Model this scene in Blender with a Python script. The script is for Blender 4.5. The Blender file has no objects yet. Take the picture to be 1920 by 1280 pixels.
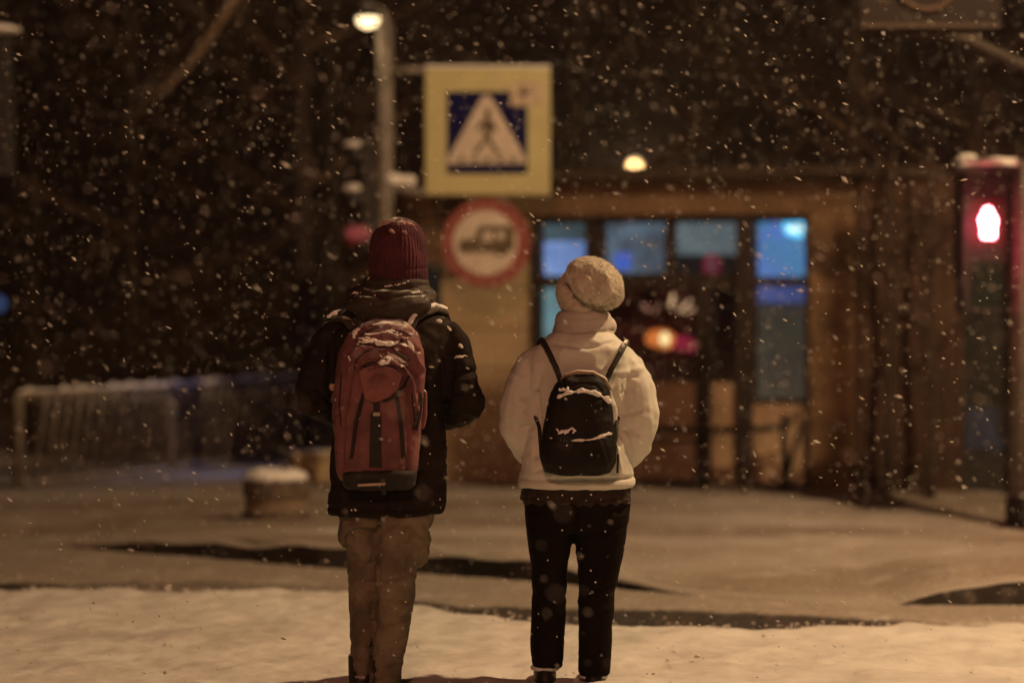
import bpy, bmesh, math, random
import numpy as np
from mathutils import Vector, Matrix

random.seed(7)
rng = np.random.default_rng(7)
C = bpy.context.scene.collection
sc = bpy.context.scene

# ------------------------------------------------------------------ camera
CAMH = 1.55
FPX = 4533.0                       # focal length in photo pixels (85 mm on 36 mm, 1920 px)
PITCH = math.atan(106 / FPX)
cd = bpy.data.cameras.new('camera'); cam = bpy.data.objects.new('camera', cd); C.objects.link(cam)
cam.location = (0, 0, CAMH); cam.rotation_euler = (math.radians(90) - PITCH, 0, 0)
cd.lens = 85; cd.sensor_width = 36; cd.clip_start = 0.1; cd.clip_end = 600
cd.dof.use_dof = True; cd.dof.focus_distance = 9.1; cd.dof.aperture_fstop = 0.98
sc.camera = cam

# ------------------------------------------------------------------ world, lights, exposure
w = bpy.data.worlds.new('World'); sc.world = w; w.use_nodes = True
bg = w.node_tree.nodes['Background']
bg.inputs[0].default_value = (0.0042, 0.0014, 0.0008, 1); bg.inputs[1].default_value = 1.0
sc.view_settings.view_transform = 'Standard'; sc.view_settings.look = 'None'
sc.view_settings.gamma = 1; sc.view_settings.exposure = 0
sc.cycles.use_denoising = True
sc.cycles.max_bounces = 6; sc.cycles.volume_bounces = 0; sc.cycles.diffuse_bounces = 3
sc.cycles.transparent_max_bounces = 12
sc.cycles.caustics_reflective = False; sc.cycles.caustics_refractive = False
sc.cycles.sample_clamp_indirect = 3.0

def point(name, loc, col, power, r=0.15):
    l = bpy.data.lights.new(name, 'POINT'); l.color = col; l.energy = power; l.shadow_soft_size = r
    o = bpy.data.objects.new(name, l); C.objects.link(o); o.location = loc
    return o
SODIUM = (1.0, 0.64, 0.33)
point('street_lamp_light_near', (4.3, 10.15, 6.2), SODIUM, 2250, .11)          # lamp over the pavement behind the camera, right
point('street_lamp_light_across', (-1.2, -4.0, 6.5), (1.0, .41, .235), 1850, .35)  # its neighbour, left

# ------------------------------------------------------------------ helpers
def P(px, py, d):
    """world point on the ray of photo pixel (px,py) at world distance y = d"""
    a = (px - 960) / FPX; b = (640 - py) / FPX
    fy = math.cos(PITCH) + b * math.sin(PITCH); fz = -math.sin(PITCH) + b * math.cos(PITCH)
    return Vector((a / fy * d, d, CAMH + fz / fy * d))
def G(px, py):
    """world point where the ray meets the ground"""
    p = P(px, py, 1.0); k = CAMH / (CAMH - p.z)
    return Vector((p.x * k, k, 0))

def sm(x, a, b):
    t = np.clip((x - a) / (b - a), 0, 1); return t * t * (3 - 2 * t)
def _h(i, j, k, s):
    n = (i * 374761393 + j * 668265263 + k * 2147483647 + s * 1274126177) & 0xffffffff
    n = ((n ^ (n >> 13)) * 1274126177) & 0xffffffff
    return ((n ^ (n >> 16)) & 0xffff) / 65535.0
def vn(p, scale, seed=0):
    q = np.asarray(p, float) * scale; i = np.floor(q).astype(np.int64); f = q - i; f = f * f * (3 - 2 * f)
    r = 0
    for a in (0, 1):
        for b in (0, 1):
            for c in (0, 1):
                wgt = (f[:, 0] if a else 1 - f[:, 0]) * (f[:, 1] if b else 1 - f[:, 1]) * (f[:, 2] if c else 1 - f[:, 2])
                r = r + wgt * _h(i[:, 0] + a, i[:, 1] + b, i[:, 2] + c, seed)
    return r * 2 - 1
def fbm(p, scale, seed=0, oct=3):
    return sum(vn(p, scale * 2 ** o, seed + o * 7) / 2 ** o for o in range(oct))

class MB:
    """collects shapes; build() links them as one mesh object"""
    def __init__(s): s.v = []; s.f = []
    def add(s, vs, fs):
        n = len(s.v); s.v += [tuple(v) for v in vs]; s.f += [tuple(i + n for i in f) for f in fs]; return s
    def box(s, c, size, rot=None, taper=0):
        x, y, z = [k / 2 for k in size]; vs = []
        for dz in (-1, 1):
            k = 1 - taper if dz > 0 else 1
            for dx, dy in ((-1, -1), (1, -1), (1, 1), (-1, 1)):
                v = Vector((dx * x * k, dy * y * k, dz * z))
                if rot: v = rot @ v
                vs.append(v + Vector(c))
        return s.add(vs, [(3, 2, 1, 0), (4, 5, 6, 7), (0, 1, 5, 4), (1, 2, 6, 5), (2, 3, 7, 6), (3, 0, 4, 7)])
    def tube(s, pts, rad, n=10, caps=True, flat=1.0, up=None):
        pts = [Vector(p) for p in pts]
        if not hasattr(rad, '__len__'): rad = [rad] * len(pts)
        rings = []; N = None
        for i, p in enumerate(pts):
            t = (pts[min(i + 1, len(pts) - 1)] - pts[max(i - 1, 0)]).normalized()
            if N is None:
                ref = Vector(up) if up else (Vector((0, 0, 1)) if abs(t.z) < .9 else Vector((0, -1, 0)))
                N = (ref - t * ref.dot(t)).normalized()
            else: N = (N - t * N.dot(t)).normalized()
            B = t.cross(N)
            rings.append([p + (N * math.cos(2 * math.pi * k / n) * flat + B * math.sin(2 * math.pi * k / n)) * rad[i] for k in range(n)])
        vs = [v for r in rings for v in r]; fs = []
        for i in range(len(rings) - 1):
            for k in range(n):
                fs.append((i * n + k, i * n + (k + 1) % n, (i + 1) * n + (k + 1) % n, (i + 1) * n + k))
        if caps: fs += [tuple(range(n))[::-1], tuple(range((len(rings) - 1) * n, len(rings) * n))]
        return s.add(vs, fs)
    def loft(s, rings, n=28):
        """rings: (cx, cy, z, rx, ry, exponent) horizontal superellipses"""
        vs = []
        for (cx, cy, z, rx, ry, e) in rings:
            for k in range(n):
                a = 2 * math.pi * k / n; c, q = math.cos(a), math.sin(a)
                vs.append((cx + rx * math.copysign(abs(c) ** (2 / e), c), cy + ry * math.copysign(abs(q) ** (2 / e), q), z))
        fs = []
        for i in range(len(rings) - 1):
            for k in range(n):
                fs.append((i * n + k, i * n + (k + 1) % n, (i + 1) * n + (k + 1) % n, (i + 1) * n + k))
        fs += [tuple(range(n))[::-1], tuple(range((len(rings) - 1) * n, len(rings) * n))]
        return s.add(vs, fs)
    def lathe(s, c, prof, n=24):
        return s.loft([(c[0], c[1], c[2] + z, r, r, 2) for r, z in prof], n)
    def ell(s, c, r, rot=None, n=20, m=12):
        vs = [] ; fs = []
        for i in range(m + 1):
            ph = math.pi * i / m - math.pi / 2; ph = max(min(ph, 1.55), -1.55)
            for k in range(n):
                a = 2 * math.pi * k / n
                v = Vector((r[0] * math.cos(ph) * math.cos(a), r[1] * math.cos(ph) * math.sin(a), r[2] * math.sin(ph)))
                if rot: v = rot @ v
                vs.append(v + Vector(c))
        for i in range(m):
            for k in range(n): fs.append((i * n + k, i * n + (k + 1) % n, (i + 1) * n + (k + 1) % n, (i + 1) * n + k))
        fs += [tuple(range(n))[::-1], tuple(range(m * n, (m + 1) * n))]
        return s.add(vs, fs)
    def prism(s, poly, origin, ex, ez, depth):
        """closed polygon in (ex,ez) plane extruded by vector depth"""
        o = Vector(origin); ex = Vector(ex); ez = Vector(ez); dp = Vector(depth); n = len(poly)
        a = [o + ex * x + ez * z for x, z in poly]; b = [v + dp for v in a]
        fs = [tuple(range(n)), tuple(range(n, 2 * n))[::-1]] + [(i, i + n, (i + 1) % n + n, (i + 1) % n) for i in range(n)]
        return s.add(a + b, fs)
    def mesh(s, name, loc=(0, 0, 0)):
        me = bpy.data.meshes.new(name); L = Vector(loc)
        me.from_pydata([tuple(Vector(v) - L) for v in s.v], [], s.f); me.update()
        bm = bmesh.new(); bm.from_mesh(me); bmesh.ops.recalc_face_normals(bm, faces=bm.faces); bm.to_mesh(me); bm.free()
        return me
    def build(s, name, mat, parent=None, smooth=False, bevel=0):
        loc = parent_world(parent)
        me = s.mesh(name, loc)
        return link(name, me, mat, parent, smooth, bevel)
def parent_world(p):
    v = Vector((0, 0, 0))
    while p is not None: v += p.location; p = p.parent
    return v
def link(name, me, mat, parent=None, smooth=False, bevel=0):
    if mat and len(me.materials) == 0: me.materials.append(mat)
    if smooth:
        for p in me.polygons: p.use_smooth = True
    o = bpy.data.objects.new(name, me); C.objects.link(o); o.parent = parent
    if bevel:
        b = o.modifiers.new('bevel', 'BEVEL'); b.width = bevel; b.segments = 2; b.limit_method = 'ANGLE'
    return o
def thing(name, loc, label, cat, group=None):
    o = bpy.data.objects.new(name, None); C.objects.link(o); o.location = loc
    o.empty_display_size = .1; o['label'] = label; o['category'] = cat
    if group: o['group'] = group
    return o
def tag(o, label, cat, group=None):
    o['label'] = label; o['category'] = cat
    if group: o['group'] = group
    return o
def seat_origin(o, loc):
    """move a top-level mesh's origin to loc"""
    o.data.transform(Matrix.Translation(-Vector(loc))); o.location = loc; return o

def fuse(mb, voxel, smooth=3, fn=None):
    """union of the collected shapes as one continuous skin, softened, then reshaped by fn(co, no)"""
    me = mb.mesh('tmp'); o = bpy.data.objects.new('tmp', me); C.objects.link(o)
    r = o.modifiers.new('r', 'REMESH'); r.mode = 'VOXEL'; r.voxel_size = voxel
    if smooth:
        q = o.modifiers.new('s', 'SMOOTH'); q.iterations = smooth; q.factor = .5
    dg = bpy.context.evaluated_depsgraph_get()
    out = bpy.data.meshes.new_from_object(o.evaluated_get(dg))
    bpy.data.objects.remove(o); bpy.data.meshes.remove(me)
    out.materials.clear()
    if fn:
        n = len(out.vertices); co = np.empty(n * 3); no = np.empty(n * 3)
        out.vertices.foreach_get('co', co); out.vertex_normals.foreach_get('vector', no)
        co = fn(co.reshape(-1, 3), no.reshape(-1, 3)); out.vertices.foreach_set('co', co.ravel()); out.update()
    for p in out.polygons: p.use_smooth = True
    return out
def place(me, name, mat, parent):
    L = parent_world(parent); me.transform(Matrix.Translation(-L)); me.name = name
    return link(name, me, mat, parent)

def seg_dist(X, Z, pts):
    best = np.full(len(X), 1e9)
    for (a, b), (c, d) in zip(pts[:-1], pts[1:]):
        vx, vz = c - a, d - b; L = vx * vx + vz * vz + 1e-12
        t = np.clip(((X - a) * vx + (Z - b) * vz) / L, 0, 1)
        best = np.minimum(best, np.hypot(X - a - t * vx, Z - b - t * vz))
    return best

# ------------------------------------------------------------------ materials
def nodes(name):
    m = bpy.data.materials.new(name); m.use_nodes = True; nt = m.node_tree
    return m, nt, nt.nodes['Principled BSDF']
def N(nt, t, **kw):
    n = nt.nodes.new(t)
    for k, v in kw.items():
        if k.startswith('i_'): n.inputs[k[2:].replace('_', ' ')].default_value = v
        else: setattr(n, k, v)
    return n
def c4(c): return (c[0], c[1], c[2], 1)
def mix(nt, fac, a, b):
    n = nt.nodes.new('ShaderNodeMix'); n.data_type = 'RGBA'
    for s, v in ((0, fac), (6, a), (7, b)):
        if hasattr(v, 'is_linked') or isinstance(v, bpy.types.NodeSocket): nt.links.new(v, n.inputs[s])
        else: n.inputs[s].default_value = v if s == 0 else c4(v)
    return n.outputs[2]
def ramp(nt, src, a, b):
    n = nt.nodes.new('ShaderNodeMapRange'); n.inputs[1].default_value = a; n.inputs[2].default_value = b
    n.interpolation_type = 'SMOOTHSTEP'; nt.links.new(src, n.inputs[0]); return n.outputs[0]
def noise(nt, scale, detail=4, vec=None, rough=.55):
    n = N(nt, 'ShaderNodeTexNoise'); n.inputs['Scale'].default_value = scale; n.inputs['Detail'].default_value = detail
    n.inputs['Roughness'].default_value = rough
    if vec is None:
        tc = N(nt, 'ShaderNodeTexCoord'); vec = tc.outputs['Object']
    nt.links.new(vec, n.inputs['Vector']); return n.outputs['Fac']
def math_(nt, op, a, b=None):
    n = nt.nodes.new('ShaderNodeMath'); n.operation = op
    for i, v in enumerate((a, b)):
        if v is None: continue
        if isinstance(v, bpy.types.NodeSocket): nt.links.new(v, n.inputs[i])
        else: n.inputs[i].default_value = v
    return n.outputs[0]
def bump(nt, bsdf, h, strength=.3, dist=.01):
    b = N(nt, 'ShaderNodeBump'); b.inputs['Strength'].default_value = strength; b.inputs['Distance'].default_value = dist
    nt.links.new(h, b.inputs['Height']); nt.links.new(b.outputs[0], bsdf.inputs['Normal'])

SNOWC = (.80, .79, .77)
def mat(name, col, col2=None, scale=6, rough=.75, bscale=80, bstr=.3, bdist=.004, snow=None, snow_scale=30, specks=0, metal=0, spec=.3, snowc=SNOWC):
    """two-tone procedural surface; snow=(a,b) settles real snow where the surface faces up more than a..b"""
    m, nt, p = nodes(name)
    p.inputs['Roughness'].default_value = rough; p.inputs['Metallic'].default_value = metal
    p.inputs['Specular IOR Level'].default_value = spec
    col2 = col2 or tuple(c * .7 for c in col)
    c = mix(nt, ramp(nt, noise(nt, scale), .35, .65), col, col2)
    h = noise(nt, bscale, 3)
    if snow or specks:
        masks = []
        if snow:
            g = N(nt, 'ShaderNodeNewGeometry'); sx = N(nt, 'ShaderNodeSeparateXYZ'); nt.links.new(g.outputs['Normal'], sx.inputs[0])
            nz = noise(nt, snow_scale, 4, rough=.65)
            masks.append(ramp(nt, math_(nt, 'ADD', sx.outputs[2], math_(nt, 'MULTIPLY', math_(nt, 'SUBTRACT', nz, .5), 1.1)), snow[0], snow[1]))
        if specks:
            v = N(nt, 'ShaderNodeTexVoronoi'); v.inputs['Scale'].default_value = 55
            tc = N(nt, 'ShaderNodeTexCoord'); nt.links.new(tc.outputs['Object'], v.inputs['Vector'])
            a = ramp(nt, v.outputs['Distance'], .24, .12)
            sep = N(nt, 'ShaderNodeSeparateColor'); nt.links.new(v.outputs['Color'], sep.inputs[0])
            masks.append(math_(nt, 'MULTIPLY', a, math_(nt, 'GREATER_THAN', sep.outputs[0], 1 - specks)))
        k = masks[0] if len(masks) == 1 else math_(nt, 'MAXIMUM', masks[0], masks[1])
        c = mix(nt, k, c, snowc)
        h = math_(nt, 'ADD', h, math_(nt, 'MULTIPLY', k, 1.5))
    nt.links.new(c, p.inputs['Base Color'])
    bump(nt, p, h, bstr, bdist)
    return m
def emit(name, col, strength):
    m, nt, p = nodes(name); p.inputs['Base Color'].default_value = c4([c * .3 for c in col])
    p.inputs['Emission Color'].default_value = c4(col); p.inputs['Emission Strength'].default_value = strength
    return m

M = {}
M['snow'] = mat('snow', (.80, .79, .77), (.72, .71, .70), 9, .8, 60, .5, .01)
M['hat_snow'] = mat('snow_in_knit', (.42, .30, .26), (.25, .14, .13), 60, .9, 120, .7, .006)
M['crumb'] = mat('crumb_snow', (.66, .63, .59), (.48, .44, .40), 20, .85, 60, .5, .006)
M['snow_cap'] = mat('snow_cap', (.80, .79, .77), (.74, .73, .72), 14, .85, 90, .6, .01)
M['pole'] = mat('pole_paint', (.20, .18, .16), (.13, .115, .10), 12, .55, 120, .2, .002, snow=(.75, .95))
M['steel'] = mat('galvanised_steel', (.05, .038, .03), (.03, .024, .019), 20, .8, 120, .2, .002)
M['dark_steel'] = mat('dark_steel', (.035, .033, .03), (.02, .02, .02), 20, .5, 90, .2, .002, snow=(.7, .95))
M['black_plastic'] = mat('black_plastic', (.025, .022, .022), (.015, .014, .014), 20, .5, 90, .1, .002, snow=(.8, .98))
M['bark'] = mat('bark', (.06, .04, .03), (.03, .02, .016), 18, .9, 60, .8, .02, snow=(.8, 1.1), snow_scale=14)
M['twig'] = mat('twig', (.11, .065, .04), (.06, .036, .024), 8, .9, 60, .5, .01, snow=(.85, 1.25), snow_scale=8)
M['kerb'] = mat('kerb_granite', (.055, .05, .045), (.025, .022, .02), 5, .6, 90, .5, .006, snow=(.10, .34), snow_scale=7, snowc=(.33, .29, .25))
M['stone'] = mat('bin_stone', (.13, .10, .075), (.08, .06, .048), 16, .85, 70, .6, .006, snow=(.5, .85))

# ------------------------------------------------------------------ ground, road, pavement
def grid_mesh(name, X, Y, Z, attrs, material):
    ny, nx = X.shape; me = bpy.data.meshes.new(name)
    co = np.stack([X, Y, Z], -1).reshape(-1, 3)
    i = np.arange(ny * nx).reshape(ny, nx)
    f = np.stack([i[:-1, :-1], i[:-1, 1:], i[1:, 1:], i[1:, :-1]], -1).reshape(-1, 4)
    me.vertices.add(len(co)); me.vertices.foreach_set('co', co.ravel())
    me.loops.add(f.size); me.loops.foreach_set('vertex_index', f.ravel().astype(np.int32))
    me.polygons.add(len(f)); me.polygons.foreach_set('loop_start', (np.arange(len(f)) * 4).astype(np.int32))
    me.polygons.foreach_set('loop_total', np.full(len(f), 4, np.int32)); me.update(calc_edges=True)
    me.polygons.foreach_set('use_smooth', np.ones(len(f), bool))
    for k, a in attrs.items():
        t = me.attributes.new(k, 'FLOAT', 'POINT'); t.data.foreach_set('value', a.ravel().astype(np.float32))
    o = link(name, me, material); o['kind'] = 'structure'; return o

def ground_material():
    m, nt, p = nodes('trodden_snow')
    ab = N(nt, 'ShaderNodeAttribute', attribute_name='bare'); asl = N(nt, 'ShaderNodeAttribute', attribute_name='slush')
    n1 = noise(nt, 3.2, 6, rough=.65); n2 = noise(nt, 26, 5, rough=.7)
    fresh = mix(nt, ramp(nt, n1, .35, .68), (.70, .68, .65), (.56, .53, .50))
    slush = mix(nt, ramp(nt, n2, .3, .7), (.30, .25, .205), (.19, .155, .125))
    c = mix(nt, math_(nt, 'MULTIPLY', asl.outputs['Fac'], ramp(nt, n1, .0, .5)), fresh, slush)
    wet = mix(nt, ramp(nt, n2, .4, .62), (.035, .030, .026), (.075, .062, .05))
    k = ramp(nt, math_(nt, 'ADD', ab.outputs['Fac'], math_(nt, 'MULTIPLY', math_(nt, 'SUBTRACT', n2, .5), .7)), .3, .7)
    c = mix(nt, k, c, wet)
    nt.links.new(c, p.inputs['Base Color'])
    nt.links.new(math_(nt, 'SUBTRACT', .85, math_(nt, 'MULTIPLY', k, .3)), p.inputs['Roughness'])
    p.inputs['Specular IOR Level'].default_value = .25
    bump(nt, p, math_(nt, 'ADD', noise(nt, 7, 5, rough=.6), math_(nt, 'MULTIPLY', n2, .3)), .28, .04)
    return m
GM = ground_material()

KL = [(-900, 1000), (0, 1017), (130, 1028), (330, 1044), (600, 1066), (800, 1078), (1000, 1092), (1240, 1114), (1500, 1132), (1700, 1137), (1920, 1137), (2800, 1120)]
KX = []; KY = []
for a, b in KL:
    g = G(a, b); KX.append(g.x); KY.append(g.y)
KX = np.array(KX); KY = np.array(KY)
def kerb_y(x): return np.interp(x, KX, KY)
HL = [(-900, .0), (80, .0), (180, .04), (400, .09), (620, .11), (960, .105), (1080, .07), (1240, .02), (1300, 0), (1660, 0), (1720, .05), (1790, .09), (1925, .10), (2800, .10)]
HX = [G(a, 1085 + (a - 960) * .05).x for a, b in HL]
def kerb_h(x): return np.interp(x, HX, [b for a, b in HL]) + .012

cols = np.concatenate([np.linspace(-14, -3.4, 60)[:-1], np.linspace(-3.4, 3.4, 430), np.linspace(3.4, 14, 60)[1:]])
t = np.concatenate([np.linspace(0, .70, 40)[:-1], np.linspace(.70, 1, 300)])
X = np.tile(cols, (len(t), 1)); Y = -6 + t[:, None] * (kerb_y(cols)[None, :] + 6)
pts = np.stack([X.ravel(), Y.ravel(), 0 * X.ravel()], -1)
n_a = fbm(pts, 1.1, 3).reshape(X.shape); n_b = fbm(pts, 5, 11).reshape(X.shape); n_c = fbm(pts, 16, 19, 2).reshape(X.shape)
def track(spec, soft=1.0):
    gx = []; gy = []; gw = []; gs = []
    for (px, py, hw, s) in spec:
        g = G(px, py); gx.append(g.x); gy.append(g.y); gw.append(1.35 * max(hw, .01) * g.y ** 2 / 7047); gs.append(s)
    yc = np.interp(cols, gx, gy)[None, :]; hw = np.interp(cols, gx, gw)[None, :]; st = np.interp(cols, gx, gs)[None, :]
    dd = np.abs(Y + .07 * n_b + .04 * n_c - yc)
    return st * np.clip(1 - (dd - hw * .6) / (hw * .7 + .03 * soft), 0, 1)
far = track([(-900, 1095, 6, .6), (0, 1100, 8, .75), (60, 1103, 9, .8), (120, 1100, 7, .5), (350, 1097, 9, .5), (600, 1104, 7, .45), (670, 1106, 4, .4), (760, 1130, 6, .6), (860, 1145, 9, .85), (1000, 1153, 11, .8), (1150, 1158, 15, .95),
             (1300, 1163, 15, 1), (1450, 1166, 13, 1), (1600, 1168, 9, .8), (1720, 1166, 4, .5), (1800, 1164, 1, 0), (2800, 1164, 0, 0)])
bare = np.clip(far, 0, 1)
thin = track([(-900, 1200, 6, .3), (0, 1203, 7, .25), (500, 1202, 7, .25), (700, 1205, 3, .0), (2800, 1200, 0, 0)])
edge = np.interp(cols, [G(a, b).x for a, b in ((-900, 1108), (0, 1110), (600, 1112), (780, 1142), (1100, 1172), (1400, 1178), (1700, 1172), (2800, 1160))],
                 [G(a, b).y for a, b in ((-900, 1108), (0, 1110), (600, 1112), (780, 1142), (1100, 1172), (1400, 1178), (1700, 1172), (2800, 1160))])[None, :]
berm = sm(edge - Y + .08 * n_b, 0.0, .22)
slush = np.clip(1 - berm + .15, 0, 1) * .9 + thin * .8
prints = np.clip(vn(pts, 3.3, 31).reshape(X.shape) - .2, 0, 1) + .8 * np.clip(vn(pts * np.array([1, .6, 1]), 6.5, 37).reshape(X.shape) - .3, 0, 1)
Z = .028 * berm * (1 + .2 * n_b) + .005 * n_a * berm + .005 * n_b * berm + .003 * n_c - .02 * bare - .014 * prints * berm
Z = Z + .008
Z *= np.clip((14 - np.abs(X)) / 2, 0, 1)
road = grid_mesh('road', X, Y, Z, {'bare': bare, 'slush': np.clip(slush, 0, 1)}, GM)

kh = .16
t2 = np.concatenate([np.linspace(0, .35, 90)[:-1], np.linspace(.35, 1, 60)])
X2 = np.tile(cols[::2], (len(t2), 1)); k0 = kerb_y(cols[::2])[None, :] + kh
Y2 = k0 + t2[:, None] * (40 - k0)
p2 = np.stack([X2.ravel(), Y2.ravel(), 0 * X2.ravel()], -1)
na = fbm(p2, .9, 5).reshape(X2.shape); nb = fbm(p2, 4, 13).reshape(X2.shape)
hk = kerb_h(cols[::2])[None, :] ; dy = Y2 - k0
Z2 = hk + (.06 - hk) * sm(dy, .2, 2.5) + (.010 * na + .010 * nb) * sm(dy, 0, .3) + .015 * sm(dy, 0, .12)
sl2 = np.clip(.92 + .4 * vn(p2 * np.array([.35, 1.3, 1]), 1.6, 77).reshape(X2.shape), 0, 1)
b2 = np.zeros_like(X2)
pavement = grid_mesh('pavement', X2, Y2, Z2, {'bare': b2, 'slush': sl2}, GM)

gx, gy = np.meshgrid(np.linspace(-90, 90, 40), np.linspace(-12, 150, 40))
grid_mesh('ground', gx, gy, 0 * gx - .06, {'bare': 0 * gx, 'slush': 0 * gx + .5}, GM)

mb = MB(); xs = np.linspace(-9, 9, 180)
prof_v = []
for i, x in enumerate(xs):
    y = float(kerb_y(x)); h = float(kerb_h(x)) * (1 + .18 * math.sin(x * 9.7) * math.sin(x * 4.1 + 1)) + .004
    prof_v += [(x, y - .004, -.05), (x, y + .004, h - .012), (x, y + .016, h), (x, y + kh + .01, h), (x, y + kh + .01, -.05)]
n = 5
fs = [(i * n + k, (i + 1) * n + k, (i + 1) * n + (k + 1) % n, i * n + (k + 1) % n) for i in range(len(xs) - 1) for k in range(n)]
fs += [tuple(range(n)), tuple(range((len(xs) - 1) * n, len(xs) * n))[::-1]]
mb.add(prof_v, fs)
k = mb.build('kerb', M['kerb'], None); k['kind'] = 'structure'
# crumbled snow and ice along the kerb, the bare strip and the trodden edge
cl = MB(); rnc = random.Random(11)
ico = [(0, 0, 1), (.9, 0, .3), (.28, .85, .3), (-.72, .53, .3), (-.72, -.53, .3), (.28, -.85, .3), (.7, .5, -.5), (-.3, .8, -.5), (-.9, 0, -.5), (-.3, -.8, -.5), (.7, -.5, -.5)]
icf = [(0, 1, 2), (0, 2, 3), (0, 3, 4), (0, 4, 5), (0, 5, 1), (1, 6, 2), (2, 7, 3), (3, 8, 4), (4, 9, 5), (5, 10, 1), (6, 7, 2), (7, 8, 3), (8, 9, 4), (9, 10, 5), (10, 6, 1), (6, 10, 9, 8, 7)]
for i in range(1000):
    x = rnc.uniform(-3.3, 3.3); u = rnc.random()
    if u < .4: y = float(kerb_y(x)) - abs(rnc.gauss(0, .07)) - .01; z = .0
    elif u < .8: y = float(np.interp(x, cols, edge[0])) + rnc.gauss(.02, .09); z = .006
    else: y = rnc.uniform(9.3, float(np.interp(x, cols, edge[0]))); z = .03
    rr = rnc.uniform(.003, .011) * (2.2 if rnc.random() > .93 else 1)
    rr *= .7 if u >= .8 else 1
    a = rnc.uniform(0, 6.28); ca, sa = math.cos(a), math.sin(a)
    cl.add([(x + rr * (vx * ca - vy * sa) * rnc.uniform(.8, 1.3), y + rr * (vx * sa + vy * ca) * rnc.uniform(.8, 1.3), z + rr * .7 * vz) for vx, vy, vz in ico], icf)
k = cl.build('snow_crumbs', M['crumb'], None, smooth=True); k['kind'] = 'stuff'; k['label'] = 'crumbled snow along the kerb and the trodden edge'

# ------------------------------------------------------------------ kiosk building
A = G(735, 915); B = G(1900, 948)
ux = (B - A); ux.z = 0; ux.normalize(); un = Vector((ux.y, -ux.x, 0))    # un points to the camera
if un.y > 0: un = -un
def F(px, py, off=0.0):
    """point on the facade plane (pushed off metres toward the viewer) under photo pixel"""
    o = A + un * off; dr = P(px, py, 1.0) - Vector((0, 0, CAMH))
    k = (o - Vector((0, 0, CAMH))).dot(un) / dr.dot(un)
    return Vector((0, 0, CAMH)) + dr * k
def fu(px): return (F(px, 700) - A).dot(ux)
def fz(px, py): return F(px, py).z
M['siding'] = None
def siding_mat():
    m, nt, p = nodes('beige_panel_siding')
    tc = N(nt, 'ShaderNodeTexCoord'); s = N(nt, 'ShaderNodeSeparateXYZ'); nt.links.new(tc.outputs['Object'], s.inputs[0])
    wv = math_(nt, 'FRACT', math_(nt, 'MULTIPLY', s.outputs[2], 3.3))
    line = ramp(nt, wv, .09, .0)
    c = mix(nt, ramp(nt, noise(nt, 1.6, 5), .3, .7), (.47, .36, .22), (.36, .27, .165))
    c = mix(nt, math_(nt, 'MULTIPLY', line, .7), c, (.14, .10, .06))
    nt.links.new(c, p.inputs['Base Color']); p.inputs['Roughness'].default_value = .7
    bump(nt, p, math_(nt, 'SUBTRACT', noise(nt, 40, 3), math_(nt, 'MULTIPLY', line, 3)), .3, .01)
    return m
M['siding'] = siding_mat()
M['brown_panel'] = mat('brown_facade_panel', (.24, .15, .08), (.10, .062, .034), 4.0, .7, 30, .4, .008)
M['dark_clad'] = mat('dark_brown_cladding', (.075, .043, .028), (.045, .027, .019), 2.5, .8, 30, .5, .01)
M['fascia'] = mat('fascia_board', (.17, .10, .055), (.12, .075, .04), 2, .8, 30, .4, .008)
M['low_panel'] = mat('lower_facade_panel', (.46, .33, .215), (.32, .22, .135), 2.5, .7, 30, .4, .008)
M['frame'] = mat('dark_window_frame', (.03, .02, .016), (.02, .015, .012), 20, .5, 60, .2, .003)
M['roof'] = mat('roofing_felt', (.045, .03, .02), (.03, .02, .015), 6, .9, 40, .4, .01)
M['interior'] = mat('shop_interior', (.16, .10, .09), (.09, .06, .06), 3, .9, 20, .3, .01)
def glass_mat():
    m, nt, p = nodes('shop_glass'); nt.nodes.remove(p)
    tr = N(nt, 'ShaderNodeBsdfTransparent'); tr.inputs[0].default_value = (.82, .86, .88, 1)
    gl = N(nt, 'ShaderNodeBsdfGlossy'); gl.inputs['Roughness'].default_value = .08
    mx = N(nt, 'ShaderNodeMixShader'); mx.inputs[0].default_value = .08
    nt.links.new(tr.outputs[0], mx.inputs[1]); nt.links.new(gl.outputs[0], mx.inputs[2])
    nt.links.new(mx.outputs[0], nt.nodes['Material Output'].inputs[0]); return m
M['glass'] = glass_mat()

shop = thing('shop_building', A, 'single-storey beige and brown shop building with a row of dark-framed lit windows', 'building')
UP = Vector((0, 0, 1)); ZT = fz(1000, 343)
def fbox(mb, u0, u1, z0, z1, d0, d1):
    """box on the facade: u along it, z up, d0..d1 outward distance"""
    c = A + ux * (u0 + u1) / 2 + UP * (z0 + z1) / 2 + un * (d0 + d1) / 2
    R = Matrix((ux, un, UP)).transposed()
    return mb.box(c, (abs(u1 - u0), abs(d1 - d0), abs(z1 - z0)), R)
zc = lambda py: fz(1250, py)
z_sill, z_head = zc(716), zc(408)
uL, uW0, uW1, uC, uD0, uD1, uR = 0.0, fu(1003), fu(1520), fu(1602), fu(1796), fu(1893), fu(2350)
u_sw0, u_sw1 = fu(778), fu(836)
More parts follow.
